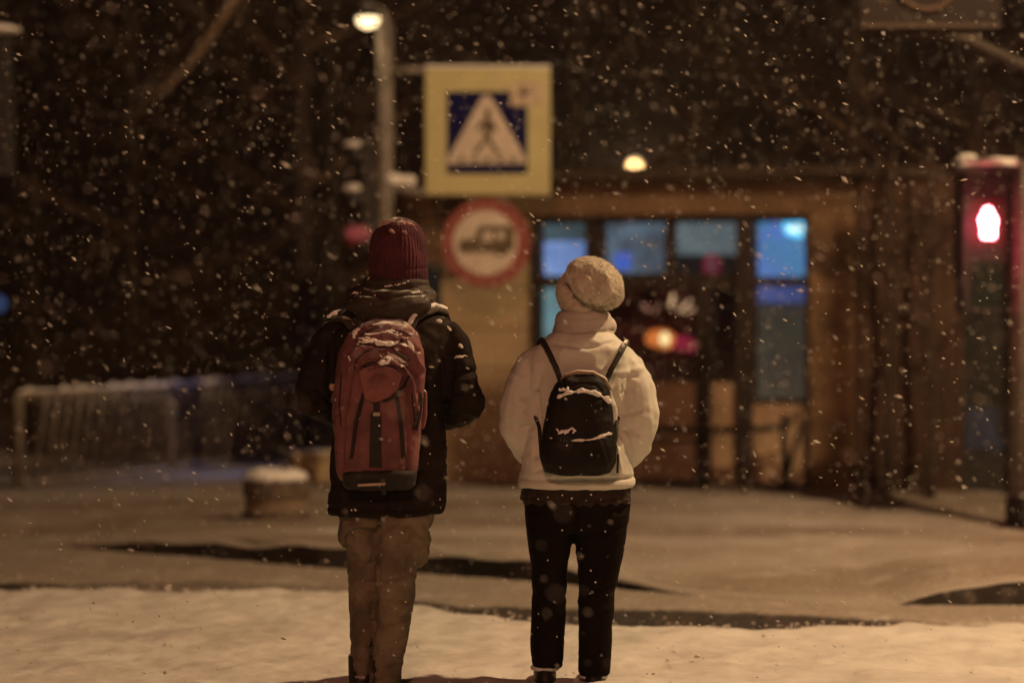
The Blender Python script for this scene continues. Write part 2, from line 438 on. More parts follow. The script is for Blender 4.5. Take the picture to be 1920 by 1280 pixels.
# walls as panels round the openings
w1 = MB(); zs0, zs1 = fz(810, 600), fz(810, 490)
fbox(w1, uL, u_sw0, 0, ZT - .25, -.14, 0); fbox(w1, u_sw0, u_sw1, 0, zs0, -.14, 0); fbox(w1, u_sw0, u_sw1, zs1, ZT - .25, -.14, 0)
fbox(w1, u_sw1, uW0, 0, ZT - .25, -.14, 0)
w1.build('wall', M['siding'], shop)
w2 = MB(); fbox(w2, uW0, fu(1415) - .036, .12, z_sill, -.14, 0); fbox(w2, fu(1415) - .036, uW1, .12, zc(745) - .04, -.14, 0); w2.build('wall', M['low_panel'], shop)['label'] = 'grey-brown panels under the windows'
w3 = MB(); fbox(w3, uW1, uC, 0, ZT - .25, -.14, .05); w3.build('wall', M['brown_panel'], shop, bevel=.01)['label'] = 'brown pier right of the windows'
w4 = MB(); fbox(w4, uC, uD0, 0, ZT, -.3, -.02)
for i in range(9): fbox(w4, uC + .05 + i * .085, uC + .085 + i * .085, 0, ZT - .01, -.02, .005)
fbox(w4, uD1, uR, 0, ZT, -.3, -.02); fbox(w4, uD0, uD1, zc(500), ZT, -.3, -.02)
w4.build('wall', M['dark_clad'], shop)['label'] = 'dark slatted wall near the door'
w5 = MB(); fbox(w5, uW0, uW1, .0, .1, -.14, -.03); fbox(w5, uL, uW0, -.05, .06, .003, .02); w5.build('plinth', M['frame'], shop)
f = MB(); fbox(f, uL - .1, uC, ZT - .25, ZT, -.14, .06); fbox(f, uW0, uW1, z_head, ZT - .25, -.14, -.01); f.build('fascia', M['fascia'], shop, bevel=.01)
f = MB(); fbox(f, uL - .25, uC + .1, ZT, ZT + .09, -3.2, .22); fbox(f, uC + .1, uR, ZT, ZT + .08, -3.2, .05)
f.build('roof', M['roof'], shop)
b = MB(); fbox(b, uL, uL + .12, 0, ZT, -3, -.14); fbox(b, uR - .1, uR, 0, ZT, -3, -.3); fbox(b, uL, uR, 0, ZT, -3.1, -3)
b.build('side_wall', M['siding'], shop)
b = MB(); fbox(b, uL + .12, uC, .02, .1, -3, -.14); fbox(b, uL + .12, uC, ZT - .1, ZT - .01, -3, -.14); fbox(b, uL + .13, uC, .1, ZT - .1, -1.6, -1.55)
b.build('interior', M['interior'], shop)
# doors
d = MB(); fbox(d, uD0, uD1, 0, zc(500), -.22, -.16); dr = d.build('door', M['dark_steel'], shop)
dd = MB(); fbox(dd, uD1 - .09, uD1 - .06, .5, .85, -.16, -.12); dd.build('handle', M['steel'], dr)
dp = MB(); fbox(dp, uD0 + .04, uD1 - .03, zc(832), zc(755), -.157, -.15)
dp.build('door_notice', mat('navy_notice', (.04, .055, .11), (.03, .04, .08), 5, .6), dr)
# windows: (x0,x1,y0,y1) pixel rectangles of the glass
def window(x0, x1, y0, y1, tr=.0):
    wb = MB(); a, b_, c_, d_ = fu(x0), fu(x1), zc(y1), zc(y0)
    t = .035
    fbox(wb, a - t, a, c_ - t, d_ + t, -.11, -.035); fbox(wb, b_, b_ + t, c_ - t, d_ + t, -.11, -.035)
    fbox(wb, a, b_, d_, d_ + t, -.11, -.035); fbox(wb, a, b_, c_ - t, c_, -.11, -.035)
    o = wb.build('window', M['frame'], shop)
    g = MB(); fbox(g, a, b_, c_, d_, -.082, -.076); g.build('pane', M['glass'], o)
for q in ((1012, 1094, 417, 516), (1012, 1094, 535, 710), (1128, 1244, 417, 512), (1128, 1304, 544, 710), (1262, 1382, 417, 512),
          (1334, 1380, 544, 710), (1415, 1512, 417, 519), (1415, 1510, 536, 745)): window(*q)
mu = MB()
for x0, x1 in ((1096, 1126), (1246, 1260)): fbox(mu, fu(x0) + .033, fu(x1) - .033, z_sill, z_head, -.12, -.02) if x1 - x0 > 20 else None
fbox(mu, fu(1306), fu(1334), 0.0, zc(530), -.01, .03); fbox(mu, fu(1382), fu(1413), 0.0, z_head, -.01, .045)
fbox(mu, fu(1510), fu(1529), 0.0, z_head, -.01, .03); fbox(mu, uW0 - .02, uW0 + .03, z_sill, z_head, -.1, .03)
fbox(mu, uW0 + .03, fu(1385), zc(540), zc(520), -.11, -.02)
mu.build('mullion', M['frame'], shop)
# side window in the recess by the corner
wb = MB(); t = .03
fbox(wb, u_sw0, u_sw1, zs0, zs0 + t, -.1, .01); fbox(wb, u_sw0, u_sw1, zs1 - t, zs1, -.1, .01); fbox(wb, u_sw1 - .03, u_sw1, zs0 + t, zs1 - t, -.1, .01)
wo = wb.build('window', mat('pale_window_trim', (.4, .32, .2), None, 5), shop)
g = MB(); fbox(g, u_sw0, u_sw1 - .03, zs0 + t, zs1 - t, -.08, -.07); g.build('pane', M['glass'], wo)
# unseen cold window added to the left side wall: throws blue light on the snow by the railing
sw = MB(); SC = A + ux * -.012 - un * .75 + UP * 1.25
sw.box(SC, (.02, .9, .6), Matrix((ux, un, UP)).transposed())
so = sw.build('window', emit('added_window_glow', (.25, .42, 1.0), .8), shop); so['label'] = 'unseen blue lit window added to the side wall'
al = bpy.data.lights.new('added_window_light', 'AREA'); al.shape = 'RECTANGLE'; al.size = .9; al.size_y = .6; al.energy = 3.2; al.color = (.34, .46, 1.0); al.spread = math.radians(60)
ao = bpy.data.objects.new('added_window_light', al); C.objects.link(ao); ao.location = SC - ux * .03
ao.rotation_euler = (G(385, 912) - SC).to_track_quat('-Z', 'Y').to_euler()

# boards added behind the glass, their emission stands in for the windows' light
def inside(name, x0, x1, y0, y1, depth, m, label, cat, th=.03):
    """panel behind the glass seen through the given pixel rectangle"""
    p0 = F(x0, y1, -depth); p1 = F(x1, y0, -depth)
    a, b_ = (p0 - A).dot(ux), (p1 - A).dot(ux)
    q = MB(); fbox(q, a, b_, p0.z, p1.z, -depth - th, -depth)
    o = q.build(name, m, None, bevel=.006); seat_origin(o, F((x0 + x1) / 2, y1, -depth)); return tag(o, label, cat)
def glow_mat(name, c1, c2, s, scale=3, c3=None):
    m, nt, p = nodes(name)
    k = ramp(nt, noise(nt, scale, 2), .35, .62)
    c = mix(nt, k, c1, c2)
    p.inputs['Base Color'].default_value = (.1, .1, .12, 1)
    nt.links.new(c, p.inputs['Emission Color']); p.inputs['Emission Strength'].default_value = s
    return m
inside('glow_panel', 1000, 1100, 452, 520, .45, glow_mat('glow_a', (.22, .32, .60), (.13, .20, .42), 1.5, 5), 'pale blue glowing board added behind the leftmost upper window', 'light panel')
inside('glow_panel', 1000, 1100, 405, 450, .5, glow_mat('glow_b', (.10, .15, .16), (.05, .07, .07), 1.0, 4), 'dim grey-green glowing board added above the pale blue one', 'light panel')
inside('window_glow_block', 996, 1100, 530, 722, .42, glow_mat('glow_c', (.14, .24, .26), (.09, .15, .15), 1.5, 3), 'teal glowing block added behind the leftmost lower window', 'glow_block', .3)
inside('window_glow_board', 1138, 1250, 412, 520, .6, glow_mat('glow_d', (.10, .135, .17), (.045, .05, .06), 1.5, 4), 'dim blue-grey glowing board added behind the second upper window', 'menu board')
inside('glow_spot', 1152, 1182, 474, 506, .3, emit('glow_e', (.10, .20, .85), .8), 'small deep blue glowing spot added in front of the second upper window board', 'glow_spot')
inside('window_glow_board', 1255, 1392, 412, 478, .6, glow_mat('glow_f', (.13, .155, .16), (.09, .11, .115), 1.4, 4), 'wide pale grey glowing board added behind the third upper window', 'menu board')
inside('glow_panel', 1405, 1522, 405, 526, .5, glow_mat('glow_g', (.12, .23, .58), (.09, .26, .45), 1.15, 4), 'bright blue glowing panel added behind the rightmost upper window', 'light panel')
inside('window_glow_block', 1405, 1522, 572, 760, .55, glow_mat('glow_h', (.060, .050, .032), (.045, .038, .028), 1.0, 3), 'tall grey-green glowing block added behind the rightmost lower window', 'glow_block', .3)
inside('glow_panel', 1408, 1520, 530, 568, .5, glow_mat('glow_i', (.09, .12, .34), (.06, .08, .22), 1.0, 4), 'indigo glowing strip added above the grey-green block', 'light panel')
inside('backboard', 1116, 1312, 536, 725, .35, mat('maroon_backboard', (.12, .022, .024), (.07, .014, .02), 6, .9, 20, .6, .02), 'dark maroon curtain behind the wide lower window', 'backboard')  # flat board giving the wide window its dark maroon tone
inside('backboard', 1324, 1392, 536, 725, .35, mat('plum_backboard', (.07, .02, .035), (.05, .018, .04), 6, .9, 20, .6, .02), 'narrow plum curtain behind the slim lower window', 'backboard')  # same kind of flat board in plum
il = bpy.data.lights.new('shop_ceiling_light', 'AREA'); il.size = 1.2; il.energy = 1.5; il.color = (1, .85, .7)
io = bpy.data.objects.new('shop_ceiling_light', il); C.objects.link(io); io.location = A + ux * 1.9 - un * .9 + UP * (ZT - .15)

def flat_shape(poly_px, off, th=.012):
    q = MB(); pts = [F(a, b, off) for a, b in poly_px]; n = len(pts)
    q.add(pts + [v - un * th for v in pts], [tuple(range(n)), tuple(range(n, 2 * n))[::-1]] + [(i, i + n, (i + 1) % n + n, (i + 1) % n) for i in range(n)])
    return q
def ellpx(cx, cy, rx, ry, n=28, rot=0):
    return [(cx + rx * math.cos(2 * math.pi * i / n) * math.cos(rot) - ry * math.sin(2 * math.pi * i / n) * math.sin(rot),
             cy + rx * math.cos(2 * math.pi * i / n) * math.sin(rot) + ry * math.sin(2 * math.pi * i / n) * math.cos(rot)) for i in range(n)]
# cyan lamp
cy_ = flat_shape([(1470, 414), (1510, 413), (1517, 424), (1516, 443), (1496, 446), (1474, 440), (1468, 428)], -.35, .05)
o = cy_.build('wall_lamp', emit('cyan_lamp', (.12, .62, 1.0), 2.2), None)
c2 = flat_shape(ellpx(1492, 429, 15, 7), -.33, .01); c2.build('lamp_core', emit('cyan_core', (.85, 1.0, .85), 2.4), o)
tag(o, 'small bright cyan lamp in the top right corner of the rightmost window', 'lamp')
# window neon: orange and crimson lens shape with white core, cream strokes above
neon = thing('neon_sign', F(1255, 665, -.2), 'neon sign with an orange and crimson oval under cream strokes in the wide window', 'neon sign')
orange = [(1210, 637), (1213, 624), (1225, 618), (1242, 617), (1258, 622), (1266, 631), (1262, 645), (1256, 654), (1238, 653), (1220, 648), (1211, 643)]
crim = [(1267, 629), (1285, 628), (1300, 637), (1310, 660), (1290, 659), (1272, 655), (1259, 653), (1264, 644)]
flat_shape(orange, -.2).build('orange_tube', emit('neon_orange', (1.0, .25, .05), .95), neon)
flat_shape(ellpx(1246, 635, 9, 12), -.185).build('bright_core', emit('neon_core', (1.0, .78, .34), 1.9), neon)
flat_shape(crim, -.2).build('crimson_tube', emit('neon_crimson', (.9, .05, .13), .36), neon)
cream = emit('neon_cream', (1.0, .58, .30), 1.3); dimc = emit('neon_dim', (.8, .36, .22), .5)
for a, b_, wd, mm in (((1262, 552), (1257, 576), 5.0, cream), ((1236, 567), (1227, 590), 2.6, dimc), ((1272, 585), (1295, 562), 3, cream), ((1280, 560), (1268, 582), 2.5, dimc),
                 ((1285, 587), (1302, 578), 2.5, cream), ((1203, 570), (1218, 583), 6, dimc), ((1288, 572), (1303, 583), 2, dimc)):
    wd *= .62; dx, dy_ = b_[0] - a[0], b_[1] - a[1]; L = math.hypot(dx, dy_); nx, ny = -dy_ / L * wd, dx / L * wd
    flat_shape([(a[0] - nx, a[1] - ny), (b_[0] - nx, b_[1] - ny), (b_[0] + nx, b_[1] + ny), (a[0] + nx, a[1] + ny)], -.2).build('cream_stroke', mm, neon)
# maroon ring
rg = MB(); cx_, cz_ = F(1335, 497, -.25), None
R = .062; pts_ = [cx_ + ux * math.cos(a) * R * .85 + UP * math.sin(a) * R * 1.15 for a in np.linspace(0, 2 * math.pi, 25)]
rg.tube(pts_, .016, 8, caps=False); o = rg.build('ring_light', emit('ring_red', (.75, .04, .10), .28), None, smooth=True)
q = flat_shape(ellpx(1335, 496, 10, 15), -.24); q.build('ring_face', emit('ring_face', (.4, .16, .2), .3), o)
tag(o, 'small oval crimson ring light low in the third upper window', 'ring light')

# rail and posts of the bicycle stand in front of the facade
bs = thing('handrail', F(1330, 925, .35), 'dark low handrail with thin posts in front of the brown panels under the windows', 'handrail')
zr = F(1330, 806, .35).z
h = MB(); h.tube([F(1175, 804, .35), F(1300, 806, .35), F(1420, 806, .35), F(1478, 797, .35)], .026, 8); h.build('rail', M['frame'], bs, smooth=True)
for px, top in ((1320, 806), (1396, 806), (1470, 775)):
    h = MB(); a = F(px, 935, .35); a.z = -.02; h.tube([a, F(px, top, .35)], .026, 8); h.build('post', M['frame'], bs, smooth=True)
h = MB(); h.tube([F(1478, 797, .35), F(1496, 768, .35), F(1500, 800, .35), F(1478, 880, .35), F(1462, 890, .35)], .02, 8); h.build('end_loop', M['frame'], bs, smooth=True)

# low parapet left of the shop, behind the man
pw = MB(); a = G(548, 922); b_ = A - ux * .02 + un * .05
dirw = (b_ - a).normalized(); hz = F(600, 838).z
pw.add([], [])
nw = Vector((dirw.y, -dirw.x, 0));
for q0, q1, z0, z1, th in ((a, b_, -.05, hz - .05, .18), (a - dirw * .02, b_ - dirw * .01, hz - .05, hz, .24)):
    c_ = (q0 + q1) / 2; pw.box((c_.x, c_.y, (z0 + z1) / 2), ((q1 - q0).length, th, z1 - z0), Matrix((dirw, nw, UP)).transposed())
o = pw.build('low_wall', mat('ochre_render', (.40, .31, .18), (.30, .23, .13), 3, .8, 40, .4, .01, snow=(.6, .9)), None, bevel=.01)
seat_origin(o, a); tag(o, 'low ochre rendered wall joining the shop, partly behind the man', 'low wall')

# ------------------------------------------------------------------ signs and their pole
DP = 17.2
base = G(721, 921); base.y = DP; base.x = P(721, 921, DP).x
sp = thing('sign_post', (base.x, DP, 0), 'tall grey lamp post carrying the crossing sign on two brackets', 'lamp post')
m = MB(); top = P(722, 42, DP)
m.tube([(base.x, DP, -.05), (base.x, DP, 1.0), (base.x + .005, DP, 2.2), top], [.068, .066, .062, .058], 16); m.build('pole', M['pole'], sp, smooth=True)
m = MB(); m.tube([P(735, 131, DP), P(800, 133, DP)], .024, 8); m.build('bracket', M['pole'], sp, smooth=True)
m = MB(); m.tube([P(735, 358, DP), P(800, 360, DP)], .024, 8); m.build('bracket', M['pole'], sp, smooth=True)
m = MB(); m.box(P(746, 346, DP), (.17, .13, .09)); jb = m.build('junction_box', M['pole'], sp, bevel=.008)
m = MB(); m.ell(P(742, 338, DP) - Vector((0, .02, 0)), (.085, .07, .05)); m.ell(P(765, 339, DP) - Vector((0, .02, 0)), (.06, .06, .045))
place(fuse(m, .012, 2, lambda c, n: c + n * (fbm(c, 22, 3, 2) * .008)[:, None]), 'snow_lump', M['snow_cap'], sp)
# lamp head on top
lh = P(690, 32, DP)
m = MB(); m.tube([top - Vector((0, 0, .03)), top + Vector((-.01, 0, .06)), lh + Vector((.05, .02, .07))], [.04, .03, .025], 8); m.build('lamp_arm', M['pole'], sp, smooth=True)
m = MB(); m.lathe(lh + Vector((0, 0, -.005)), [(.105, 0), (.11, .02), (.08, .07), (.04, .1), (.005, .105)]); hd = m.build('lamp_head', M['dark_steel'], sp, smooth=True)
m = MB(); m.ell(lh + Vector((0, 0, -.02)), (.082, .085, .062)); m.build('diffuser', emit('lamp_glow', (1.0, .76, .40), 2.6), hd, smooth=True)
point('post_lamp_light', lh + Vector((0, -.05, -.15)), (1, .66, .33), 1.2, .08)
# three-section signal seen from the side, on the left of the post
sg = thing('traffic_light', P(690, 372, DP), 'dark traffic light seen side on with snow on its visors, left of the lamp post', 'traffic light')
m = MB(); c_ = P(692, 368, DP); m.box(c_, (.10, .17, .78)); m.build('housing', M['black_plastic'], sg, bevel=.01)
for py, big in ((282, .045), (364, .055), (432, .06)):
    v = P(668, py + 8, DP); mm = MB()
    mm.tube([v + Vector((.06, 0, 0)), v + Vector((-.07, 0, -.015))], [.075, .07], 14, flat=1)
    ob = mm.build('visor', M['black_plastic'] if py != 432 else mat('red_visor', (.35, .03, .04), None, 8, .5, snow=(.85, 1.0)), sg, smooth=True)
    if py != 432:
        s2 = MB(); s2.ell(v + Vector((-.01, -.01, .07)), (.085, .07, big * .6)); s2.build('snow_cap', M['snow_cap'], ob, smooth=True)
m = MB(); rl = P(672, 437, DP - .08); m.ell(rl, (.10, .02, .055)); m.build('red_lens', emit('dim_red', (.5, .10, .11), .20), sg, smooth=True)
for py in (320, 410): m = MB(); m.box(P(704, py, DP), (.06, .04, .04)); m.build('clamp', M['pole'], sg)

# pedestrian crossing sign box
M['sign_yellow'] = mat('reflective_pale_yellow', (.46, .43, .22), (.41, .38, .195), 5, .45, 40, .1, .002)
M['sign_blue'] = mat('sign_blue', (.004, .004, .045), (.006, .006, .055), 6, .7, 40, .1, .002, spec=.05)
M['sign_white'] = mat('sign_white', (.56, .49, .42), (.46, .40, .34), 9, .5, 40, .1, .002)
M['sign_black'] = mat('sign_black', (.10, .075, .035), (.08, .06, .03), 9, .5, 40, .1, .002)
M['sign_red'] = mat('sign_red', (.24, .06, .05), (.20, .05, .045), 9, .5, 40, .1, .002)
bx = thing('crossing_sign', P(915, 368, DP), 'square pale yellow sign box with a blue pedestrian crossing triangle sign', 'road sign')
p0, p1 = P(796, 367, DP), P(1032, 129, DP)
m = MB(); m.box(((p0.x + p1.x) / 2, DP + .07, (p0.z + p1.z) / 2), (p1.x - p0.x, .16, p1.z - p0.z)); m.build('box', M['sign_yellow'], bx, bevel=.018)
def plate(poly, d0, th, name, mm, par):
    q = MB(); n = len(poly); pts = [P(a, b, d0) for a, b in poly]
    q.add(pts + [v + Vector((0, th, 0)) for v in pts], [tuple(range(n)), tuple(range(n, 2 * n))[::-1]] + [(i, i + n, (i + 1) % n + n, (i + 1) % n) for i in range(n)])
    return q.build(name, mm, par)
plate([(838, 172), (989, 172), (989, 326), (838, 326)], DP - .014, .006, 'blue_panel', M['sign_blue'], bx)
plate([(912, 178), (922, 184), (987, 299), (983, 307), (842, 308), (838, 301), (902, 184)], DP - .019, .004, 'white_triangle', M['sign_white'], bx)
fig = MB()
def plq(poly, d0=DP - .0225, th=.003):
    pts = [P(a, b, d0) for a, b in poly]; n = len(pts)
    fig.add(pts + [v + Vector((0, th, 0)) for v in pts], [tuple(range(n)), tuple(range(n, 2 * n))[::-1]] + [(i, i + n, (i + 1) % n + n, (i + 1) % n) for i in range(n)])
plq(ellpx(915, 211, 6.5, 7)); plq([(909, 220), (919, 219), (924, 240), (919, 258), (908, 258), (907, 238)])
plq([(908, 222), (908, 232), (897, 248), (892, 244), (899, 232)]); plq([(919, 222), (930, 236), (934, 247), (929, 249), (918, 236)])
plq([(908, 258), (915, 258), (905, 275), (893, 291), (886, 288), (899, 270)]); plq([(912, 258), (919, 257), (927, 272), (938, 288), (932, 292), (921, 276)])
for i in range(5):
    x = 862 + i * 23; plq([(x, 296), (x + 11, 296), (x + 12 + (i - 2) * 1.5, 304), (x + (i - 2) * 1.5, 304)])
fig.build('walking_figure', M['sign_black'], bx)
# wet snow stuck to the upper right corner of the face
m = MB()
for (a, b_, r) in ((962, 168, .045), (985, 160, .05), (1005, 170, .05), (968, 190, .05), (992, 190, .055), (1012, 186, .04), (1015, 160, .035)):
    q = P(a, b_, DP - .015); m.ell(q, (r * 1.15, .012, r))
place(fuse(m, .009, 2, lambda c, n: c + n * (fbm(c, 30, 3, 2) * .005)[:, None]), 'snow_patch', mat('sign_snow', (.50, .42, .32), (.42, .35, .26), 16, .8, 60, .6, .01), bx)
m = MB(); m.box(((p0.x + p1.x) / 2, DP + .07, p1.z + .012), (p1.x - p0.x + .01, .15, .024)); m.build('snow_cap', M['snow_cap'], bx, bevel=.01)
# no-tractors disc
rs = thing('round_sign', P(912, 540, DP), 'round prohibition sign with a red ring around a dark tractor, under the square sign', 'road sign')
plate(ellpx(912, 455, 83, 83, 48), DP - .02, .02, 'disc', M['sign_red'], rs)
plate(ellpx(910, 455, 61, 61, 48), DP - .026, .006, 'white_face', M['sign_white'], rs)
fig = MB(); dz = DP - .03
plq([(860, 461), (863, 450), (890, 448), (896, 427), (904, 423), (960, 423), (964, 430), (964, 466), (952, 472), (893, 473), (862, 472)], dz)
plq(ellpx(940, 464, 17, 15), dz - .004); plq(ellpx(877, 467, 10, 9), dz - .004)
fig.build('tractor_symbol', M['sign_black'], rs)
plate([(907, 434), (925, 434), (925, 452), (902, 452)], dz - .005, .002, 'cab_window', M['sign_white'], rs)
plate([(932, 434), (947, 434), (945, 449), (932, 449)], dz - .005, .002, 'cab_window', M['sign_white'], rs)
for px in (885, 940): m = MB(); m.box(P(px, 378, DP + .02), (.03, .02, .11)); m.build('hanger', M['pole'], rs)

# ------------------------------------------------------------------ pedestrian signal at the right edge
DS = 14.8
pb = P(1908, 1010, DS); pb.z = 0
pst = thing('signal_post', pb, 'grey signal post with a dark base sleeve at the right edge', 'post')
m = MB(); m.tube([(pb.x, DS, -.03), (pb.x, DS, P(0, 300, DS).z)], .045, 14); m.build('pole', M['pole'], pst, smooth=True)
m = MB(); m.lathe((pb.x, DS, 0), [(.075, -.03), (.075, .24), (.05, .27)]); m.build('sleeve', M['dark_steel'], pst, smooth=True)
ps = thing('pedestrian_signal', P(1850, 600, DS - .05), 'pedestrian light with a glowing red standing figure and snow on its hood', 'pedestrian light')
DF = DS - .08
def sbox(x0, x1, y0, y1, d0, th, m=None):
    a, b_ = P(x0, y1, d0), P(x1, y0, d0); m = m or MB()
    return m.box(((a.x + b_.x) / 2, d0 + th / 2, (a.z + b_.z) / 2), (b_.x - a.x, th, b_.z - a.z))
sbox(1803, 1892, 318, 590, DF, .16).build('housing', M['black_plastic'], ps, bevel=.012)
m = sbox(1793, 1903, 310, 320, DF - .16, .34); m.build('hood', M['black_plastic'], ps, bevel=.004)
m = MB(); a, b_ = P(1794, 306, DF), P(1902, 306, DF); m.box(((a.x + b_.x) / 2, DF, a.z), (b_.x - a.x, .32, .045)); m.ell(P(1815, 298, DF), (.06, .1, .03))
place(fuse(m, .012, 3, lambda c, n: c + n * (fbm(c, 18, 3, 2) * .008)[:, None]), 'snow_cap', M['snow_cap'], ps)
red = MB(); fig = red; d0 = DF - .012
body = [(1853, 388), (1860, 391), (1863, 400), (1868, 407), (1870, 415), (1868, 424), (1867, 436), (1867, 444), (1862, 448), (1854, 447), (1846, 448), (1840, 444), (1840, 430), (1838, 420), (1836, 412), (1840, 404), (1843, 398), (1846, 390)]
plq(body, d0, .01); red.build('red_figure', emit('red_man', (1.0, .16, .19), 40), ps)
fig = MB(); sbox(1822, 1884, 372, 462, DF - .004, .003, fig).build('red_section', mat('dark_red_lens', (.05, .012, .014), None, 8, .5), ps)
fig = MB(); sbox(1822, 1884, 490, 575, DF - .004, .003, fig).build('green_section', mat('dark_lens', (.01, .02, .015), None, 8, .3), ps)
for py in (350, 560): m = MB(); m.box(P(1898, py, DS), (.07, .04, .04)); m.build('clamp', M['dark_steel'], ps)
sbox(1786, 1915, 330, 520, DF + .17, .01).build('halo_board', mat('halo_board_paint', (.08, .055, .06), None, 8, .7), ps)  # board added behind the housing to carry the figure's red halo
point('signal_glow', P(1853, 420, DF - .24), (1.0, .07, .14), 6.0, .02)

# small dark ball lying on the snow
bp = G(1872, 1043); m = MB(); m.ell(bp + Vector((0, 0, .05)), (.03, .03, .028)); m.ell(bp + Vector((.004, 0, .076)), (.012, .012, .012))
m.lathe(bp, [(.018, -.02), (.018, .03)], 10)
o = m.build('ground_knob', M['black_plastic'], None, smooth=True); seat_origin(o, bp); tag(o, 'small dark round knob standing out of the snow near the right post', 'knob')

# board with a ring and its mast arm, top right
DB = 14.0
mast = thing('mast', P(2010, 1030, DB) * 1.0, 'grey mast with a curved arm reaching in at the upper right corner', 'mast')
mast.location.z = 0; mx_ = mast.location.x
m = MB(); m.tube([(mx_, DB, -.03), (mx_, DB, 3.9)], .06, 12); m.build('pole', M['pole'], mast, smooth=True)
armp = [P(1690, 62, DB + .1), P(1760, 64, DB + .08), P(1815, 74, DB + .05), P(1860, 96, DB), P(1925, 126, DB), P(2010, 165, DB)]
m = MB(); m.tube(armp, .032, 10); m.build('arm', M['steel'], mast, smooth=True)
bd = thing('hanging_board', P(1745, 56, DB), 'dim brown rectangular board with a pale ring, cut by the top right edge', 'sign')
sbox(1612, 1878, -130, 52, DB, .05).build('board', mat('brown_board', (.014, .008, .006), (.010, .006, .005), 4, .8), bd, bevel=.006)
sbox(1614, 1876, 44, 52, DB - .01, .01).build('edge_strip', mat('edge_strip', (.05, .03, .02), None, 5, .6), bd)
m = MB(); cc = P(1738, -42, DB - .015); m.tube([cc + Vector((math.cos(a) * .185, 0, math.sin(a) * .185)) for a in np.linspace(0, 2 * math.pi, 49)], .017, 8, caps=False)
m.build('ring', mat('ring_paint', (.075, .042, .028), None, 6, .6), bd, smooth=True)
# snow capped signal cut by the left edge
DL = 16.0
tl = thing('traffic_light', P(-12, 145, DL), 'dark traffic light under a snow cap, cut by the top left edge', 'traffic light')
sbox(-60, 16, 62, 330, DL, .2).build('housing', M['black_plastic'], tl, bevel=.012)
m = MB(); a = P(-14, 55, DL - .05); m.ell(a, (.17, .16, .035)); m.ell(a + Vector((.06, 0, -.005)), (.13, .12, .025)); m.build('snow_cap', M['snow_cap'], tl, smooth=True)
m = MB(); a = P(-40, 300, DL + .25); m.tube([(a.x, a.y, -.03), (a.x, a.y, a.z + .6)], .05, 10); m.box((a.x, a.y - .08, a.z + .3), (.05, .14, .05)); m.build('post', M['pole'], tl, smooth=True)

# ------------------------------------------------------------------ distant lamps
for (px, py, d, col, s, nm, lab) in ((1190, 310, 52, (1.0, .78, .42), 6, 'street_lamp', 'distant small warm globe street lamp glowing above the shop roof'),
                                     (-3, 569, 48, (.16, .32, .8), 1.2, 'street_lamp', 'distant blue glowing globe lamp at the left edge')):
    c_ = P(px, py, d); r = .10
    o = thing(nm, (c_.x, c_.y, 0), lab, 'street lamp')
    m = MB(); m.tube([(c_.x, c_.y, -.06), (c_.x, c_.y, c_.z - r)], [.06, .035], 8); m.build('pole', M['dark_steel'], o, smooth=True)
    m = MB(); m.ell(c_, (r, r, r)); m.build('globe', emit('globe_%d' % px, col, s * .35), o, smooth=True)
    if px > 0: point('far_lamp_light', c_ - Vector((0, .2, .15)), (1, .62, .3), 140, .1)

# ------------------------------------------------------------------ stone bin
bb = G(518, 1003); bb.z = .02
bn = thing('litter_bin', bb, 'squat dark banded stone bin wearing a snow cap beside the man', 'litter bin')
m = MB(); m.lathe(bb, [(.195, -.03), (.205, .02), (.205, .13), (.198, .145)], 28); m.build('base_drum', M['stone'], bn, smooth=False)
m = MB(); m.lathe(bb, [(.192, .145), (.192, .215), (.2, .222)], 28); m.build('middle_band', mat('pale_stone', (.22, .16, .11), (.17, .12, .085), 14, .8, snow=(.5, .9)), bn)
m = MB(); m.lathe(bb, [(.206, .222), (.208, .33), (.195, .345), (.15, .345), (.14, .30)], 28); m.build('rim', M['stone'], bn)
m = MB(); m.ell(bb + Vector((0, 0, .345)), (.20, .2, .055)); m.ell(bb + Vector((-.06, -.03, .365)), (.1, .1, .04))
place(fuse(m, .014, 3, lambda c, n: c + n * (fbm(c, 14, 3, 2) * .01)[:, None]), 'snow_cap', M['snow_cap'], bn)
m = MB(); m.tube([bb + Vector((.05, -.02, .36)), bb + Vector((.05, -.02, .41))], .02, 8); m.build('knob', M['dark_steel'], bn)

# ------------------------------------------------------------------ railing on the left
r0, r1 = G(36, 935), G(560, 872)
rl_ = thing('railing', r0, 'low metal railing with slanted bars and snow on its top rail, left of the man', 'railing')
def rp(u, z): q = r0.lerp(r1, u); return Vector((q.x, q.y, z))
HT = P(36, 738, r0.y).z
M['rail'] = mat('railing_paint', (.15, .12, .085), (.10, .08, .06), 10, .6, 60, .2, .003, snow=(.6, .9))
m = MB(); m.tube([rp(0, HT - .02), rp(.5, HT - .03), rp(1.02, HT - .02)], .033, 8); tr = m.build('top_rail', M['rail'], rl_, smooth=True)
m = MB()
pp = [rp(u, HT + .012 + .006 * math.sin(u * 40)) for u in np.linspace(0, 1.02, 60)]
m.tube(pp, [.020 + .010 * abs(math.sin(i * .9)) * random.random() for i in range(60)], 8, flat=.6)
for u in (.03, .14, .19, .3, .36, .43, .52, .6, .66, .78, .86): m.ell(rp(u, HT + .03), (.03, .028, .022), n=10, m=6)
place(fuse(m, .016, 2), 'rail_snow', M['snow_cap'], tr)
m = MB(); m.tube([rp(0, .10), rp(1.02, .10)], .02, 8); m.build('bottom_rail', M['rail'], rl_, smooth=True)
m = MB(); m.tube([rp(0, -.05), rp(0, HT)], .035, 10); m.tube([rp(.02, .12), rp(.07, -.03)], .018, 8); m.build('post', M['rail'], rl_, smooth=True)
